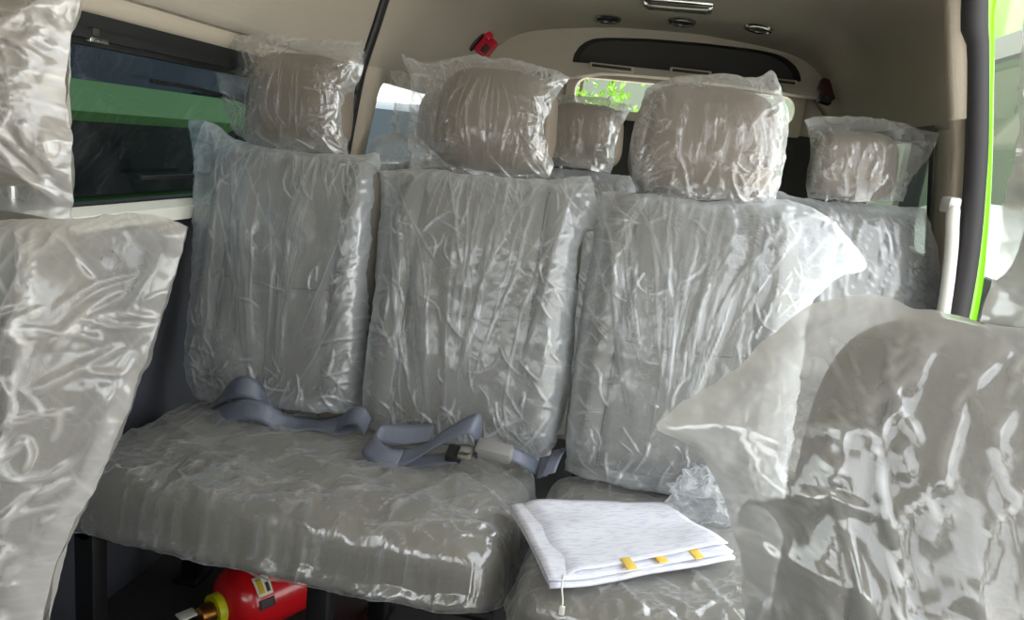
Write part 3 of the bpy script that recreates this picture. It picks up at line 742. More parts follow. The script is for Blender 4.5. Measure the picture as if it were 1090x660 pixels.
MB().box(q+e2*4*s-e1*9*s+e3*.02, (3.5*s, 1.2*s, .003), (e1, e2, e3), .001).build('metal_clip', CHROME, t)
q, e1, e2, e3 = frame_px(881, 97, 3.36, R(-12))
t = thing('emergency_hammer', q, 'dark maroon hammer in a black holder on the right rear headliner', 'hammer', None)
hd = MB().box(q+e2*1*s+e1*1*s, (7.5*s, 8*s, .016), (e1, e2, e3), .005); hd.box(q-e1*6*s+e2*4*s, (3.5*s, 6*s, .02), (e1, e2, e3), .005); hd.build('hammer_body', MAROON, t)
MB().box(q-e2*9.5*s, (6*s, 3.5*s, .018), (e1, e2, e3), .004).build('holder', BLACK, t)
MB().tube(spline([q+e1*8*s+e2*9*s, q+e1*13*s+e2*5*s, q+e1*14*s-e2*1*s, q+e1*10*s-e2*4*s], 16), .006).build('strap', BLACK, t)
MB().box(q-e2*8.5*s+e3*.018, (1.2*s, 1.2*s, .003), (e1, e2, e3), .001).build('metal_clip', CHROME, t)

# right door jamb ----------------------------------------------
def strip(name, Lp, Rp, Y, depth, m, n=40, ridgey=0):
    L = resample([at(x, y, 'Y', Y) for x, y in Lp], n); Rr = resample([at(x, y, 'Y', Y) for x, y in Rp], n)
    k = 7; V = []
    for i in range(n):
        for j in range(k):
            f_ = j/(k-1); V.append(L[i]*(1-f_)+Rr[i]*f_+np.array([0, -math.sin(f_*math.pi)**.6*depth, 0]))
    F = [(i*k+j, i*k+j+1, (i+1)*k+j+1, (i+1)*k+j) for i in range(n-1) for j in range(k-1)]
    o = obj(name, V, F, m); s_ = o.modifiers.new('thickness', 'SOLIDIFY'); s_.thickness = .02; s_.offset = -1
    return tag(o, kind='structure')
YJ = 2.22
strip('trim_7', [(1033, -60), (1030, 0), (1030, 36), (1036, 50), (1036, 120), (1033, 200), (1027, 260), (1017, 320), (997, 420), (967, 560)], [(1042, -60), (1042, 0), (1042, 60), (1042, 150), (1039, 200), (1034, 260), (1025, 320), (1005, 420), (975, 560)], YJ, .022, SEALM)
strip('trim_8', [(1055, -60), (1040, 0), (1040, 60), (1040, 150), (1037, 200), (1032, 260), (1024, 320), (1004, 420), (974, 560)], [(1078, -60), (1051, 0), (1049, 60), (1048, 104), (1046, 200), (1042, 260), (1035, 320), (1014, 420), (984, 560)], YJ+.02, .015, GREEN)
strip('trim_9', [(1015, 118), (1018, 160), (1014, 220), (1008, 330), (992, 450)], [(1037, 118), (1037, 160), (1033, 220), (1020, 330), (1003, 450)], YJ+.06, .02, TRIMT)
strip('trim_10', [(1007, -60), (1010, 20), (1012, 80), (1015, 128)], [(1037, -60), (1036, 20), (1038, 80), (1038, 125)], YJ+.03, .02, HEADLINER2)
L = [at(x, y, 'Y', YJ-.02) for x, y in ((1016, 219), (1014, 232), (1013, 260), (1009, 300), (1004, 335), (1003, 348))]
t = thing('grab_handle', L[-1], 'pale grey vertical grab handle on the door pillar, beside the rear seat', 'handle')
b = MB().tube(resample(L, 24), np.r_[.012, np.full(22, .017), .012], 12); b.build('grip', HANDLEM, t)
for p in (L[0], L[-1]): MB().box(p+np.array([0, .03, 0]), (.016, .035, .022), bev=.008).build('mount', HANDLEM, t)

# ------------------------------------------------------------------ seats of the middle row
bench = thing('bench_seat', (-.55, 1.3, 0), 'double seat in middle row under clear film, with a long shared cushion', 'seat', 'passenger seats under plastic film')
back_and_head(bench, -.765, 1.47, .435, .205, .295, (.122, .105, 1.115), dict(
    top=[(200, 128), (225, 131), (255, 150), (300, 160), (350, 165), (405, 163)], right=[(405, 163), (403, 230), (397, 300), (393, 380), (390, 440)],
    bottom=[(213, 420), (260, 427), (300, 430), (350, 436), (390, 440)], left=[(200, 128), (206, 170), (207, 300), (208, 390), (213, 420)]), dict(
    top=[(209, 33), (245, 40), (290, 36), (340, 42), (388, 43)], right=[(388, 43), (386, 78), (372, 105), (370, 135), (372, 166)],
    bottom=[(266, 155), (300, 160), (345, 165), (372, 166)], left=[(209, 33), (223, 65), (236, 100), (246, 132), (266, 155)]), 3, hcx=-.795)
back_and_head(bench, -.335, 1.46, .435, .212, .295, (.130, .107, 1.12), dict(
    top=[(405, 183), (440, 180), (520, 190), (580, 192), (630, 186)], right=[(630, 186), (638, 240), (620, 255), (614, 330), (606, 420), (583, 492)],
    bottom=[(390, 450), (430, 462), (500, 468), (540, 476), (583, 492)], left=[(405, 183), (402, 250), (397, 330), (391, 400), (390, 450)]), dict(
    top=[(427, 56), (455, 66), (500, 60), (545, 63), (580, 72), (607, 82)], right=[(607, 82), (590, 110), (583, 145), (588, 180), (574, 203)],
    bottom=[(437, 185), (480, 187), (530, 192), (574, 203)], left=[(427, 56), (437, 85), (435, 130), (437, 185)]), 11, hcx=-.345)
BC = cushion(bench, -.985, -.152, 1.06, 1.52, .298, .445, 5)
for (x, y) in ((-.93, 1.12), (-.93, 1.45), (-.47, 1.12), (-.47, 1.45)):
    MB().box((x, y, .155), (.02, .02, .155), bev=.004).box((x, y, .006), (.03, .04, .006), bev=.003).build('leg', BLACKM, bench)
b = MB()
for y in (1.12, 1.45): b.tube([(-.97, y, .30), (-.16, y, .30)], .015)
for x in (-.93, -.47): b.tube([(x, 1.1, .30), (x, 1.48, .30)], .014)
b.build('frame', BLACKM, bench)

single = thing('single_seat', (.1, 1.3, 0), 'single seat in middle row under clear film, with papers on its cushion', 'seat', 'passenger seats under plastic film')
back_and_head(single, .10, 1.45, .425, .205, .30, (.143, .112, 1.12), dict(
    top=[(640, 205), (690, 208), (750, 216), (820, 212), (862, 218)], right=[(862, 218), (890, 238), (922, 284), (885, 300), (862, 330), (852, 400), (835, 530)],
    bottom=[(600, 500), (650, 510), (700, 518), (760, 524), (835, 530)], left=[(640, 205), (630, 270), (617, 350), (608, 420), (600, 500)]), dict(
    top=[(690, 92), (730, 80), (780, 80), (810, 82), (822, 75), (829, 90)], right=[(829, 90), (838, 115), (838, 150), (832, 190), (822, 222)],
    bottom=[(676, 208), (720, 212), (780, 216), (822, 222)], left=[(690, 92), (679, 120), (671, 160), (676, 208)]), 23, hd=dict(crump=1.0), hcx=.085)
cushion(single, -.122, .345, 1.0, 1.5, .30, .425, 9)
for (x, y) in ((-.06, 1.12), (-.06, 1.45), (.26, 1.12), (.26, 1.45)):
    MB().box((x, y, .15), (.02, .02, .15), bev=.004).box((x, y, .006), (.03, .04, .006), bev=.003).build('leg', BLACKM, single)
b = MB()
for x in (-.06, .26): b.tube([(x, 1.1, .29), (x, 1.48, .29)], .014)
b.tube([(-.06, 1.3, .288), (.26, 1.3, .288)], .016)
b.build('frame', BLACKM, single)

# ------------------------------------------------------------------ rear row
def rear_seat(cx, W, lab, hb, bb, seed):
    t = thing('rear_seat', (cx, 2.3, 0), lab, 'seat', 'passenger seats under plastic film')
    back_and_head(t, cx, 2.30, .435, W, .285, (.125, .10, 1.125), bb, hb, seed, k=48, hk=40, hd=dict(res=.007), bk=dict(res=.009), traced=True)
    P = cushion(t, cx-W, cx+W, 1.88, 2.32, .31, .44, seed, k=40)
    for (x, y) in ((cx-.15, 1.98), (cx-.15, 2.25), (cx+.15, 1.98), (cx+.15, 2.25)):
        MB().box((x, y, .155), (.018, .018, .155), bev=.004).build('leg', BLACKM, t)
rear_seat(.575, .195, 'rear seat by the right window, beside the door pillar, wrapped in clear film', dict(
    top=[(857, 127), (885, 124), (940, 127), (1000, 143)], right=[(1000, 143), (989, 168), (968, 192), (961, 214)], bottom=[(860, 211), (900, 216), (961, 217)], left=[(857, 127), (863, 160), (858, 190), (860, 211)]), dict(
    top=[(825, 203), (870, 213), (950, 219), (985, 222)], right=[(985, 222), (999, 275), (999, 330), (982, 460)], bottom=[(790, 450), (870, 458), (982, 460)], left=[(825, 203), (812, 300), (790, 450)]), 31)
rear_seat(-.24, .19, 'rear seat in the middle, seen between the two front headrests of middle row', dict(
    top=[(560, 100), (600, 101), (640, 104), (673, 113)], right=[(673, 113), (660, 140), (655, 165), (650, 185)], bottom=[(565, 176), (610, 180), (650, 185)], left=[(560, 100), (563, 140), (565, 176)]), dict(
    top=[(530, 172), (580, 178), (640, 183), (680, 190)], right=[(680, 190), (676, 300), (665, 420)], bottom=[(525, 400), (600, 410), (665, 420)], left=[(530, 172), (527, 280), (525, 400)]), 37)
rear_seat(-.665, .19, 'rear seat by the left window, mostly behind the left middle-row headrests', dict(
    top=[(416, 74), (460, 80), (500, 84), (520, 88)], right=[(520, 88), (515, 130), (512, 165)], bottom=[(418, 150), (460, 158), (512, 165)], left=[(416, 74), (420, 105), (416, 130), (418, 150)]), dict(
    top=[(393, 158), (402, 146), (430, 142), (470, 160), (525, 168)], right=[(525, 168), (522, 280), (515, 390)], bottom=[(375, 370), (440, 380), (515, 390)], left=[(393, 158), (385, 260), (375, 370)]), 43)

# ------------------------------------------------------------------ the two near seats
def seat_base(t, cx, y0, y1, W, seed):
    cushion(t, cx-W, cx+W, y0, y1, .29, .42, seed, k=40)
    for (x, y) in ((cx-.15, y0+.12), (cx-.15, y1-.08), (cx+.15, y0+.12), (cx+.15, y1-.08)):
        MB().box((x, y, .145), (.02, .02, .145), bev=.004).build('leg', BLACKM, t)
nl = thing('front_seat', (-.79, .6, 0), 'near seat by the left window, its film bag flaring out beside the bench', 'seat', 'passenger seats under plastic film')
back_and_head(nl, -.825, .70, .40, .168, .27, (.122, .12, 1.075), dict(
    top=[(-150, 215), (-100, 215), (20, 236), (90, 232), (150, 227), (201, 240)], right=[(201, 240), (192, 275), (160, 375), (112, 500), (62, 600), (48, 680), (30, 800)],
    bottom=[(-140, 780), (-100, 800), (30, 800)], left=[(-150, 215), (-150, 500), (-140, 780)]), dict(
    top=[(-140, -60), (-100, -58), (0, -50), (95, -45)], right=[(95, -45), (86, 10), (74, 60), (72, 110), (79, 175), (75, 244)],
    bottom=[(-150, 225), (-100, 232), (0, 246), (75, 244)], left=[(-140, -60), (-155, 60), (-150, 225)]), 51, fm=FILM_F, hm=FILM_F, hcx=-.855, ls=1.25, hd=dict(crump=.7, streak=.3, slack=.004, border=.5), bk=dict(crump=.8, border=.7, streak=.6, slack=.006, jag=.003))
seat_base(nl, -.825, .25, .72, .165, 52)
nr = thing('front_seat', (.3, .35, 0), 'near seat on the right, biggest in view, with a loose bag corner flaring left', 'seat', 'passenger seats under plastic film')
back_and_head(nr, .325, .42, .42, .203, .295, (.112, .095, 1.112), dict(
    top=[(893, 318), (930, 311), (985, 330), (1045, 343), (1200, 372), (1430, 420)], right=[(1430, 420), (1440, 700), (1400, 1300)],
    bottom=[(770, 1180), (1000, 1240), (1400, 1300)], left=[(893, 318), (850, 333), (770, 400), (697, 452), (745, 478), (775, 540), (792, 650), (785, 850), (770, 1180)]), dict(
    top=[(1086, -70), (1180, -80), (1330, -60), (1500, -30)], right=[(1500, -30), (1500, 200), (1470, 420)],
    bottom=[(1044, 346), (1180, 372), (1300, 395), (1470, 420)], left=[(1086, -70), (1086, 110), (1066, 235), (1044, 346)]), 61, fm=FILM_N, hm=FILM_N, seam=.80, hcx=.368, ls=1.1, hd=dict(crump=.8, streak=.4), bk=dict(crump=.9, streak=.7, slack=.006, res=.004, jag=.003), Tf=.05, n=7)
seat_base(nr, .325, -.06, .44, .2, 62)

# ------------------------------------------------------------------ belts
def ribbon(name, pts, wd, parent, m=BELTM, w=.046, n=60, thick=.0016):
    c = resample(pts, n); d = spline(wd, n); d /= np.linalg.norm(d, axis=1)[:, None]
    k = 5; V = []
    for i in range(n):
        for j in range(k): V.append(c[i]+d[i]*w*(j/(k-1)-.5))
    F = [(i*k+j, i*k+j+1, (i+1)*k+j+1, (i+1)*k+j) for i in range(n-1) for j in range(k-1)]
    o = obj(name, V, F, m, parent); s_ = o.modifiers.new('thickness', 'SOLIDIFY'); s_.thickness = thick; s_.offset = 0
    return o
def pp(x, y, Y): return at(x, y, 'Y', Y)
t = thing('seat_belt', pp(250, 440, 1.40), 'looped slate-grey seat belt lying at the left end of the bench', 'seat belt', 'loose lap belts on the bench')
ribbon('webbing', [pp(222, 440, 1.41), pp(232, 425, 1.40), pp(252, 412, 1.38), pp(272, 416, 1.39), pp(285, 432, 1.41), pp(300, 446, 1.43)], [(0, .6, .8), (.1, .6, .8), (0, .5, .85), (-.1, .5, .85), (-.3, .5, .6), (-.3, .5, .6)], t)
ribbon('webbing', [pp(226, 447, 1.36), pp(240, 440, 1.35), pp(262, 436, 1.35), pp(283, 440, 1.36), pp(300, 450, 1.38), pp(330, 452, 1.40), pp(368, 452, 1.40), pp(385, 447, 1.40)], [(0, .5, .8), (0, .5, .85), (0, .45, .9), (-.1, .5, .85), (-.1, .8, .4), (0, .9, .2), (0, .6, .6), (.1, .5, .8)], t, w=.044)
ribbon('webbing', [pp(360, 452, 1.395), pp(372, 443, 1.385), pp(384, 444, 1.385), pp(391, 455, 1.39)], [(.2, .4, .8)]*4, t, w=.04)
t = thing('seat_belt', pp(480, 480, 1.3), 'crumpled grey seat belt with a buckle lying in the middle of the bench', 'seat belt', 'loose lap belts on the bench')
ribbon('webbing', [pp(510, 478, 1.36), pp(508, 455, 1.33), pp(498, 452, 1.32), pp(470, 466, 1.31), pp(445, 482, 1.30), pp(425, 488, 1.295)], [(0, .55, .8), (.1, .6, .75), (.2, .6, .7), (.3, .5, .7), (.35, .5, .6), (.3, .5, .6)], t, w=.044)
ribbon('webbing', [pp(425, 490, 1.29), pp(405, 485, 1.285), pp(393, 472, 1.30), pp(403, 463, 1.33), pp(430, 463, 1.35), pp(460, 460, 1.38)], [(.2, .5, .7), (.5, .4, .6), (.4, .5, .7), (0, .5, .8), (-.1, .6, .6), (-.1, .7, .5)], t, w=.042)
ribbon('webbing', [pp(408, 489, 1.30), pp(440, 491, 1.31), pp(470, 489, 1.31), pp(488, 487, 1.31)], [(0, .8, .4)]*4, t, w=.03)
a_ = pp(488, 484, 1.31); ax = (np.array([1, 0, -.06]), np.array([0, .85, .3]), np.array([.05, -.3, .9]))
MB().box(pp(484, 483, 1.315), (.016, .02, .008), ax, .004).build('tongue_grip', BLACK, t)
MB().box(pp(496, 483, 1.31), (.014, .017, .005), ax, .002).build('tongue', CHROME, t)
t = thing('belt_buckle', pp(526, 480, 1.32), 'grey belt buckle on its stalk, at the right end of the bench', 'buckle')
MB().box(pp(526, 480, 1.32), (.036, .02, .0135), ax, .008).build('housing', BUCKLEM, t)
MB().box(pp(508, 480, 1.316), (.004, .014, .008), ax, .002).build('release_button', DARKG, t)
ribbon('stalk', [pp(543, 482, 1.33), pp(556, 488, 1.34), pp(568, 496, 1.37), pp(576, 502, 1.42)], [(0, .6, .7)]*4, t, w=.028)
t = thing('seat_belt', pp(584, 490, 1.40), 'grey belt strap standing in the gap beside the single seat', 'seat belt')
ribbon('webbing', [pp(596, 478, 1.44), pp(590, 488, 1.40), pp(583, 505, 1.37)], [(.9, .3, .3)]*3, t, w=.03)
ribbon('webbing', [pp(580, 486, 1.42), pp(579, 497, 1.39), pp(577, 508, 1.375)], [(.9, .3, .3)]*3, t, w=.022)

# ------------------------------------------------------------------ papers on the single seat
PAPER, nt, out = newmat('white_paper')
N_ = nt.nodes.new; bs = N_('ShaderNodeBsdfPrincipled'); nt.links.new(bs.outputs[0], out.inputs[0]); bs.inputs['Roughness'].default_value = .8
tc = N_('ShaderNodeTexCoord'); mp = N_('ShaderNodeMapping'); mp.inputs['Scale'].default_value = (40, 160, 1); nt.links.new(tc.outputs['UV'], mp.inputs[0])
nz = N_('ShaderNodeTexNoise'); nz.inputs['Scale'].default_value = 1; nz.inputs['Detail'].default_value = 5; nt.links.new(mp.outputs[0], nz.inputs[0])
cr_ = N_('ShaderNodeValToRGB'); cr_.color_ramp.elements[0].position = .40; cr_.color_ramp.elements[0].color = srgb(206, 208, 224); cr_.color_ramp.elements[1].position = .5; cr_.color_ramp.elements[1].color = srgb(226, 227, 234)
nt.links.new(nz.outputs['Fac'], cr_.inputs[0]); nt.links.new(cr_.outputs[0], bs.inputs['Base Color'])
c4 = [at(x, y, 'Z', .465) for x, y in ((545, 533), (706, 531), (775, 578), (592, 606))]    # back left, back right, front right, front left
t = thing('folded_papers', np.mean(c4, 0), 'stack of large folded white papers with yellow tabs on the single seat', 'papers')
def sheet(name, c, dz, seed, thick, n=26, curl=0.0, m=PAPER):
    s_ = np.linspace(0, 1, n); V = []; UV = []
    for i in s_:
        for j in s_:
            p = (1-i)*(1-j)*c[0]+i*(1-j)*c[1]+i*j*c[2]+(1-i)*j*c[3]
            z = dz+.004*float(pnoise(i*3+seed, j*3, seed))+curl*(max(0, .15-i)**2*2.0)+.004*math.sin(i*5+j*3)
            V.append(p+np.array([0, 0, z])); UV.append((i*.3, j*.25))
    F = [(i*n+j, (i+1)*n+j, (i+1)*n+j+1, i*n+j+1) for i in range(n-1) for j in range(n-1)]
    o = obj(name, V, F, m, t, uv=UV); s2 = o.modifiers.new('thickness', 'SOLIDIFY'); s2.thickness = thick; s2.offset = 1
    return o
c4 = np.array(c4); low = c4.copy(); low[2] += (.012, -.02, 0); low[3] += (-.004, -.022, 0); low[1] += (.01, 0, 0)
sheet('sheet', low, -.016, 3, .005); sheet('sheet', low*1.0+np.array([-.004, .006, 0]), -.009, 4, .004); sheet('sheet', c4, -.003, 5, .002, curl=-.5)
for px, py in ((669, 601), (702, 594), (740, 590)):
    p = at(px, py, 'Z', .456)
    e = low[2]-low[3]; e /= np.linalg.norm(e); g = low[3]-low[0]; g /= np.linalg.norm(g)
    MB().box(p+np.array([0, -.002, .003]), (.009, .016, .0012), (e, g, np.cross(e, g)), .001).build('yellow_tab', YTAPE, t)
c_ = MB().tube(spline([at(600, 612, 'Y', 1.03), at(598, 625, 'Y', .99), at(599, 640, 'Y', .975), at(598, 647, 'Y', .972)], 16), .0012); c_.build('string', SILLW, t)
MB().box(at(598, 650, 'Y', .972), (.004, .002, .007), bev=.001).build('string_tag', SILLW, t)

# crumpled spare film beside the papers
def wad(name, c, rad, seed, lab, parent=None):
    n, m_ = 90, 60; V = []; UV = []
    for i in range(n):
        for j in range(m_):
            a = 2*math.pi*i/n; b_ = math.pi*j/(m_-1)
            d = np.array([math.cos(a)*math.sin(b_), math.sin(a)*math.sin(b_), math.cos(b_)])
            V.append(d); UV.append((i/n*.5, j/m_*.25))
    V = np.array(V); x, y, z = V.T
    k = .78+.30*ridge(x*1.5+z*1.2, y*1.5+z*.8, seed, 1.5)+.16*ridge(x*2.7-z*1.9, y*2.7+z*1.9, seed+1, 1.6)
    V = np.asarray(c)+V*k[:, None]*np.asarray(rad)
    F = [(i*m_+j, i*m_+j+1, ((i+1) % n)*m_+j+1, ((i+1) % n)*m_+j) for i in range(n) for j in range(m_-1)]
    o = obj(name, V, F, FILM, parent, uv=UV)
    return tag(o, lab, 'plastic bag')
wad('plastic_bag', at(750, 530, 'Y', 1.36)+np.array([0, 0, .0]), (.064, .05, .052), 71, 'crumpled clear plastic bunched behind the right end of the papers')

# ------------------------------------------------------------------ fire extinguisher on the floor
A0 = at(232, 648, 'Z', .075); A1 = at(330, 606, 'Z', .075); A = A1-A0; A[2] = 0; A /= np.linalg.norm(A)
ex = thing('fire_extinguisher', A0, 'red fire extinguisher with a yellow collar lying under the bench', 'fire extinguisher')
prof = [(.0, .0), (.0, .022), (.004, .028)]+[(.006+.06*(1-math.cos(k*math.pi/16)), .030+.047*math.sin(k*math.pi/16)) for k in range(1, 9)]+[(.27, .077), (.31, .072), (.335, .058), (.35, .035), (.352, .0)]
MB().lathe(A0, A, prof, 36).build('cylinder', REDM, ex)
MB().lathe(A0-A*.012, A, [(0, .022), (0, .033), (.016, .034), (.020, .030), (.020, .022)], 32).build('collar', YELLOW, ex)
b = MB().lathe(A0-A*.04, A, [(0, .012), (0, .018), (.012, .021), (.034, .021), (.036, .014)], 20)
b.build('valve', BRASS, ex)
sd = np.cross(A, (0, 0, 1)); 
tg = MB().box(A0-A*.055-sd*.022+np.array([0, 0, .0]), (.018, .002, .014), (A, np.array([0, 0, 1.0]), sd), .001); tg.build('paper_tag', SILLW, ex)
LABW = mat('label_cream', srgb(225, 222, 200), .6); LABY = mat('label_yellow', srgb(205, 170, 40), .6); LABD = mat('label_dark', srgb(60, 50, 48), .6)
def patch(name, s0, s1, a0, a1, r, m, par):
    e2 = np.array([0, 0, 1.0]); e1 = np.cross(e2, A)
    V = []; n1, n2 = 6, 8
    for i in range(n1):
        for j in range(n2):
            s_ = s0+(s1-s0)*i/(n1-1); q_ = a0+(a1-a0)*j/(n2-1); V.append(A0+A*s_+r*(math.cos(q_)*e2+math.sin(q_)*e1))
    F = [(i*n2+j, (i+1)*n2+j, (i+1)*n2+j+1, i*n2+j+1) for i in range(n1-1) for j in range(n2-1)]
    o = obj(name, V, F, m, par); s2 = o.modifiers.new('thickness', 'SOLIDIFY'); s2.thickness = .0006; s2.offset = 0; return o
lb = None
for sg in (1,):
    q0 = R(-46)
    lb = patch('label', .050, .085, q0-.28, q0+.28, .0778, LABW, ex)
    patch('label_block', .055, .067, q0-.2, q0+.2, .0783, LABY, lb); patch('label_block', .072, .080, q0-.2, q0+.05, .0783, LABD, lb)
    patch('label', .050, .085, q0-.62, q0-.36, .0778, LABD, ex)

# ------------------------------------------------------------------ outside
g_ = MB().box((0, 8, -.52), (40, 40, .02)).build('ground', CONCRETE, smooth=False); tag(g_, kind='structure')
def vehicle(name, loc, L, W, Hh, body, lab, belt=.55, cat='van', yaw=0.0, win=None, hood=False, top=.86):
    """a parked vehicle: lofted body, side windows, wheels. Length along local y"""
    t = thing(name, loc, lab, cat); loc = np.asarray(loc, float)
    cy, sy = math.cos(yaw), math.sin(yaw)
    def T(p): p = np.asarray(p, float); return loc+np.array([cy*p[0]-sy*p[1], sy*p[0]+cy*p[1], p[2]])
    secs = []
    if hood: prof = [(-L/2, .5*Hh, .85), (-L/2+.1, .58*Hh, .95), (-L/2+.25*L, .66*Hh, 1), (-L/2+.40*L, .98*Hh, .98), (0, Hh, 1), (L/2-.25*L, .98*Hh, 1), (L/2-.08*L, .7*Hh, .97), (L/2, .6*Hh, .85)]
    else: prof = [(-L/2, .86*Hh, .9), (-L/2+.15, .97*Hh, .98), (-L/2+.5, Hh, 1), (L/2-.9, Hh, 1), (L/2-.4, .9*Hh, .99), (L/2-.12, .6*Hh, .97), (L/2, .5*Hh, .9)]
    for y, h, w in prof:
        w2 = W/2*w; r_ = [(-w2*.94, .22), (-w2, .35), (-w2, h*belt), (-w2*.93, h*top), (-w2*.82, h*(top+1.2)/2.22), (-w2*.5, h), (w2*.5, h), (w2*.82, h*(top+1.2)/2.22), (w2*.93, h*top), (w2, h*belt), (w2, .35), (w2*.94, .22)]
        secs.append([T((x, y, z)) for x, z in r_])
    b = MB(); k = 12; V = [p for s_ in secs for p in s_]
    F = [(i*k+j, i*k+(j+1) % k, (i+1)*k+(j+1) % k, (i+1)*k+j) for i in range(len(secs)-1) for j in range(k)]+[tuple(range(k)), tuple((len(secs)-1)*k+j for j in range(k))]
    b.add(V, F); b.build('body', body, t)
    for s_ in (-1, 1):
        for (y0, y1) in (win or ((-L/2+.35, -.75), (-.65, .55), (.65, L/2-1.0))):
            zs_ = (Hh*belt+.02, Hh*(top-.02))
            x_ = lambda z: s_*(W/2*(1-.07*(z-Hh*belt)/(Hh*(top-belt)))+.006)
            P_ = rrect(y0, y1, zs_[0], zs_[1], min(.08, (zs_[1]-zs_[0])*.35), 5)
            pl = [T((x_(z), y, z)) for y, z in P_]
            MB().prism(pl, np.array([cy, sy, 0])*(-s_)*.012).build('side_window', DGLASS, t)
        for y in (-L/2+.8, L/2-.9):
            MB().lathe(T((s_*(W/2-.18), y, .31)), np.array([cy, sy, 0])*s_, [(0, .31), (.16, .31), (.19, .28), (.19, .19), (.17, .17), (.17, 0)], 28).build('wheel', TYREM, t)
    z_ = np.array([0, 0, 0])
    for s_ in (-1, 1):
        MB().box(T((s_*W*.36, L/2-.03, .62)), (.16, .05, .09), (np.array([cy, sy, 0]), np.array([-sy, cy, 0]), np.array([0, 0, 1])), .03).build('headlamp', CHROME, t)
    return t
# lime van standing alongside on the left
vehicle('parked_van', (-2.75, 2.1, -.5), 4.9, 1.7, 1.64, DGREEN, 'lime green van parked outside, seen through the left window', belt=.745, yaw=math.pi, top=.93, win=((-2.15, -1.1), (-1.05, .2), (.3, 1.5)))
vehicle('parked_truck', (-3.4, 9.0, -.5), 4.6, 1.8, 1.88, BLUEG, 'blue-grey vehicle parked outside, seen through the small rear left window', belt=.60, top=.95, yaw=math.pi/2, win=((-2.0, -.9), (.9, 2.0)))
vehicle('parked_car', (3.4, 8.2, -.5), 4.4, 1.8, 1.5, WHITEP, 'white car parked outside behind the right rear window', cat='car', hood=True, yaw=2.9, win=((-1.0, -.1), (0, 1.0)))
# sliding door pushed back outside the right wall
sd_ = thing('sliding_door', (1.0, 2.9, .0), 'lime green sliding door pushed open, at the right edge behind the jamb', 'door')
xo = .985
def door_ring(o_, i_, d, m, name, par, x=xo):
    n_ = len(o_); V = [(x-.0, y, z) for y, z in o_]+[(x, y, z) for y, z in i_]+[(x+d, y, z) for y, z in i_]+[(x+d, y, z) for y, z in o_]
    F = [(i, (i+1) % n_, n_+(i+1) % n_, n_+i) for i in range(n_)]+[(n_+i, n_+(i+1) % n_, 2*n_+(i+1) % n_, 2*n_+i) for i in range(n_)]+[(2*n_+i, 2*n_+(i+1) % n_, 3*n_+(i+1) % n_, 3*n_+i) for i in range(n_)]+[(3*n_+i, 3*n_+(i+1) % n_, (i+1) % n_, i) for i in range(n_)]
    b = MB().add(V, F); b.mi = [1 if n_ <= i < 2*n_ else 0 for i in range(len(F))]
    return b.build(name, m, par, mats=[m, BLACK])
o1 = rrect(2.12, 3.5, -.1, 1.85, .06); i1 = rrect(2.25, 3.4, .82, 1.52, .14)
door_ring(o1, i1, .05, GREEN, 'door_shell', sd_, xo+.05); door_ring(rrect(2.16, 3.46, -.05, 1.57, .16), rrect(2.27, 3.38, .84, 1.50, .13),   .03, mat('grey_door_trim', srgb(132, 138, 130), .6), 'inner_trim', sd_, xo+.015)
obj('pane', [(xo+.07, 2.24, .8), (xo+.07, 3.41, .8), (xo+.07, 3.41, 1.53), (xo+.07, 2.24, 1.53)], [(0, 1, 2, 3)], glassmat('door_glass', (.45, .50, .45, 1)), sd_)
# plain walls added outside to dim the sky behind the windows
OUTW = mat('added_wall_pale', srgb(112, 120, 104), .9, bump=.2, bscale=8); OUTB = mat('added_wall_bluegrey', srgb(66, 76, 88), .8, bump=.2, bscale=5)
tag(MB().box((2.2, 15, 2.0), (5.6, .15, 2.5), bev=.02).build('added_wall_rear', OUTW, smooth=False), kind='structure')
tag(MB().box((-7.2, 6.5, 2.0), (.15, 6.5, 2.5), bev=.02).build('added_wall_side', OUTB, smooth=False), kind='structure')
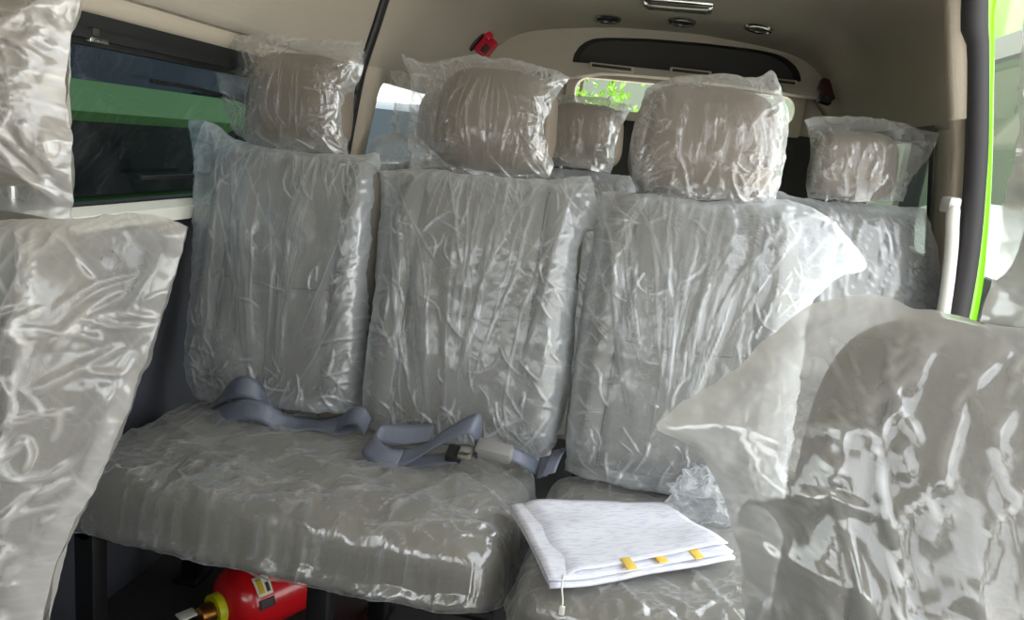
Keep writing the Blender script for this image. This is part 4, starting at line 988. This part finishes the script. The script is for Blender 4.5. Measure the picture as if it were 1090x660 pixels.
# leafy shrub behind the rear window
def shrub(loc, h, r, lab, seed, n=900):
    rng = np.random.RandomState(seed); loc = np.asarray(loc, float); t = thing('tree', loc, lab, 'tree')
    b = MB().tube([loc, loc+(0.03, 0, h*.4), loc+(0, .05, h*.75)], [.05, .04, .015])
    br = []
    for k in range(9):
        a = k*.7*2; s_ = loc+np.array([0, 0, h*(.35+.06*k)]); e_ = s_+np.array([math.cos(a)*r*.8, math.sin(a)*r*.8, h*.22]); b.tube([s_, (s_+e_)/2+np.array([0, 0, .04]), e_], [.015, .010, .004], 6); br.append((s_, e_))
    b.build('trunk', BARK, t)
    f_ = MB()
    for k in range(n):
        s_, e_ = br[rng.randint(len(br))]; c = s_+(e_-s_)*rng.uniform(.3, 1.15)+rng.normal(0, r*.22, 3)
        d = rng.normal(0, 1, 3); d /= np.linalg.norm(d); w = np.cross(d, rng.normal(0, 1, 3)); w /= np.linalg.norm(w); l = rng.uniform(.05, .09); ww = l*.32
        nrm = np.cross(d, w)
        f_.add([c, c+d*l*.5+w*ww+nrm*.006, c+d*l, c+d*l*.5-w*ww+nrm*.006], [(0, 1, 2, 3)])
    f_.build('foliage', LEAFM, t, smooth=False)
q = at(638, 97, 'Y', 6.2)
shrub((q[0]-.15, 6.2, -.5), q[2]+.5+.35, .42, 'yellow-green leafy tree outside the rear window', 5)

# ------------------------------------------------------------------ light
w = bpy.data.worlds.new('sky'); sc.world = w; w.use_nodes = True; nt = w.node_tree; nt.nodes.clear()
o_ = nt.nodes.new('ShaderNodeOutputWorld'); bg = nt.nodes.new('ShaderNodeBackground'); nt.links.new(bg.outputs[0], o_.inputs[0])
tc = nt.nodes.new('ShaderNodeTexCoord'); sp = nt.nodes.new('ShaderNodeSeparateXYZ'); nt.links.new(tc.outputs['Generated'], sp.inputs[0])
rp = nt.nodes.new('ShaderNodeValToRGB'); nt.links.new(sp.outputs['Z'], rp.inputs[0])
rp.color_ramp.elements[0].position = 0; rp.color_ramp.elements[0].color = (.82, .86, .86, 1); rp.color_ramp.elements[1].position = .7; rp.color_ramp.elements[1].color = (.95, 1.0, 1.06, 1)
nt.links.new(rp.outputs[0], bg.inputs['Color']); bg.inputs['Strength'].default_value = 1.6
sl = bpy.data.lights.new('sun', 'SUN'); sl.energy = 4.0; sl.angle = R(6); sl.color = (1, .97, .92)
so = bpy.data.objects.new('sun', sl); C.objects.link(so)
so.rotation_euler = Vector((-.2, -.38, -.9)).to_track_quat('-Z', 'Y').to_euler()

sc.view_settings.view_transform = 'Standard'; sc.view_settings.look = 'None'; sc.view_settings.gamma = 1; sc.view_settings.use_curve_mapping = False
sc.view_settings.exposure = 1.38
sc.cycles.transparent_max_bounces = 28; sc.cycles.max_bounces = 10; sc.cycles.diffuse_bounces = 5
sc.cycles.use_denoising = True; sc.cycles.sample_clamp_indirect = 6
